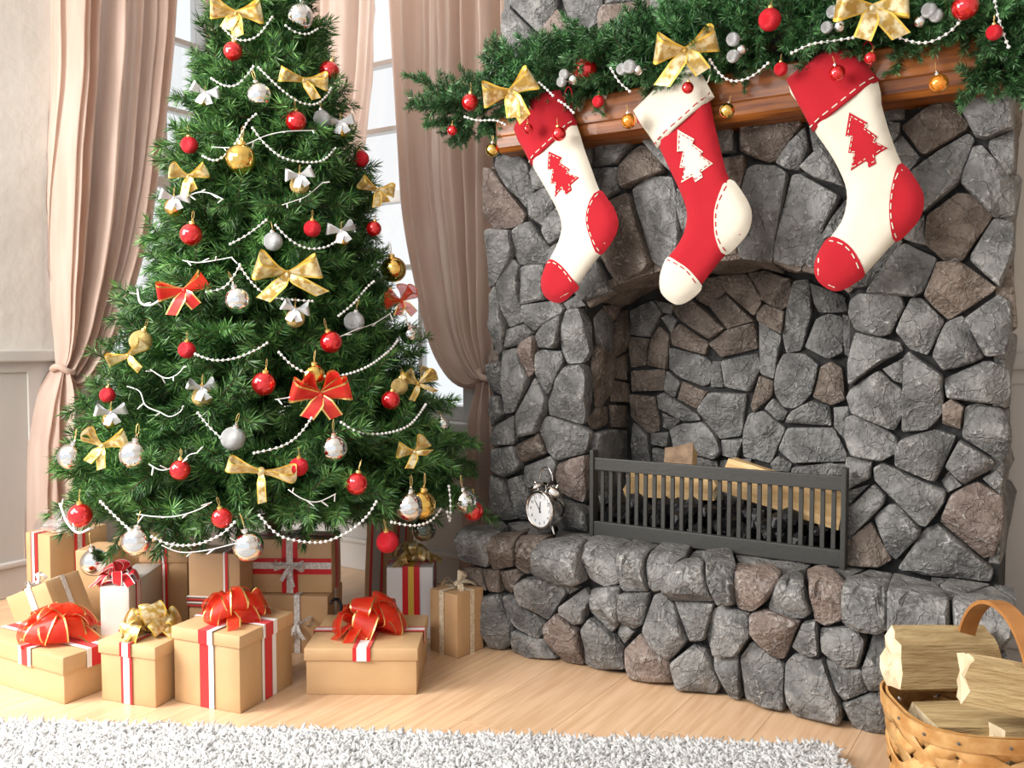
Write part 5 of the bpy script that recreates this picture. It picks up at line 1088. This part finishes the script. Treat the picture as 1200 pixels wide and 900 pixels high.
# ------------------------------------------------------------------ wood basket
BC = Vector((-.112, 1.825, 0)); BA = R(30); bk = empty('wood_basket', BC, BA, 'woven pine splint basket with bent handle filled with firewood', 'basket')
HA, HB, BZ = .185, .145, .180
def bsurf(th, z, off=0):
    f = .90 + .10 * min(1, z / BZ) ; ex = 2 / 3.2; c_, s_ = math.cos(th), math.sin(th)
    return Vector((math.copysign(abs(c_) ** ex, c_) * (HA * f + off), math.copysign(abs(s_) ** ex, s_) * (HB * f + off), z))
nst = 13
for fam in (-1, 1):
    for k in range(nst):
        th0 = 2 * math.pi * k / nst; V = []; n = 20; hw = .205; dth = 1.35
        for i in range(n + 1):
            t = i / n; z = .004 + t * (BZ - .012); th = th0 + fam * (t - .5) * dth
            ph = (t * nst * dth / math.pi) ; off = .0022 * fam * math.cos(math.pi * (ph + k)) 
            for q_ in (-1, -.5, 0, .5, 1): V.append(bsurf(th + q_ * hw, z, off + .0012 * (1 - q_ * q_)))
        F_ = [(i * 5 + j, i * 5 + j + 1, i * 5 + j + 6, i * 5 + j + 5) for i in range(n) for j in range(4)]
        s_ = mk('splint', V, F_, MT['splint'], bk, smooth=True); sm = s_.modifiers.new('t', 'SOLIDIFY'); sm.thickness = .0016; sm.offset = 0
MB().add([bsurf(6.283 * k / 40, .004, -.004) for k in range(40)] , [tuple(range(40))]).obj('bottom', MT['splint'], bk)
def hoop(z0, z1, off, name):
    V = []; n = 72
    for k in range(n):
        th = 6.283 * k / n
        for z, o_ in ((z0, off), (z1, off), (z1, off - .004), (z0, off - .004)): V.append(bsurf(th, z, o_))
    return mk(name, V, [(k * 4 + j, ((k + 1) % n) * 4 + j, ((k + 1) % n) * 4 + (j + 1) % 4, k * 4 + (j + 1) % 4) for k in range(n) for j in range(4)], MT['splint'], bk, smooth=True, sharp=40)
hp_ = hoop(.164, .190, .0065, 'rim'); hoop(.160, .190, -.003, 'inner_rim')
nail = MB()
for k in range(14):
    p = bsurf(6.283 * k / 14 + .1, .177, .0075); nail.lathe([(.003, 0), (.002, .0012), (0, .0016)], 8, 0, Matrix.Translation(p) @ Vector((0, 0, 1)).rotation_difference(Vector((p.x / HA, p.y / HB, 0)).normalized()).to_matrix().to_4x4())
nail.obj('nails', MT['ink'], hp_)
V = []; n = 26
for i in range(n + 1):
    a_ = math.pi * i / n; y = math.cos(a_) * (HB - .004); z = .15 + .22 * math.sin(a_) ** .7 if 0 < i < n else .13
    rn = Vector((0, math.cos(a_), math.sin(a_)))
    for x_, o_ in ((-.016, 0), (.016, 0), (.016, .007), (-.016, .007)): V.append(Vector((x_, y, z)) + rn * o_)
mk('handle', V, [(i * 4 + j, i * 4 + (j + 1) % 4, (i + 1) * 4 + (j + 1) % 4, (i + 1) * 4 + j) for i in range(n) for j in range(4)] + [(0, 1, 2, 3), (n * 4 + 3, n * 4 + 2, n * 4 + 1, n * 4)], MT['handle'], bk, smooth=True, sharp=35)
LF = [MT['logf'], MT['logend'], MT['logf']]
def bw(x, y, z): return BC + Matrix.Rotation(BA, 3, 'Z') @ Vector((x, y, z))
e0 = onY(1049, 772, 1.80)
split_log('split_log', 'largest split log resting on the left rim of the basket', e0, e0 + Vector((.15, .17, -.02)), (0, 0, 1), [(.030, -.048), (-.018, -.056), (-.038, -.01), (-.022, .058), (.012, .03)], LF, 31, 'firewood in the basket')
e0 = onY(1130, 790, 1.70)
split_log('split_log', 'square split log with jagged end in the middle of the basket', e0, e0 + Vector((.20, .07, -.03)), (0, 0, 1), [(.034, -.042), (-.032, -.045), (-.04, .022), (-.005, .036), (.03, .030)], LF, 32, 'firewood in the basket')
e0 = bw(-.05, -.09, .165)
split_log('split_log', 'half-buried splintered log at the front of the basket', e0, e0 + Vector((.20, .12, .01)), (0, 0, 1), [(.04, -.04), (-.035, -.04), (-.03, .025), (.034, .03)], LF, 33, 'firewood in the basket')
e0 = bw(-.135, -.015, .138)
split_log('split_log', 'dark lower log deep inside the basket', e0, e0 + Matrix.Rotation(BA, 3, 'Z') @ Vector((.25, .01, .0)), (0, 0, 1), [(.06, -.04), (-.07, -.04), (-.07, .035), (.06, .04)], LF, 34, 'firewood in the basket')
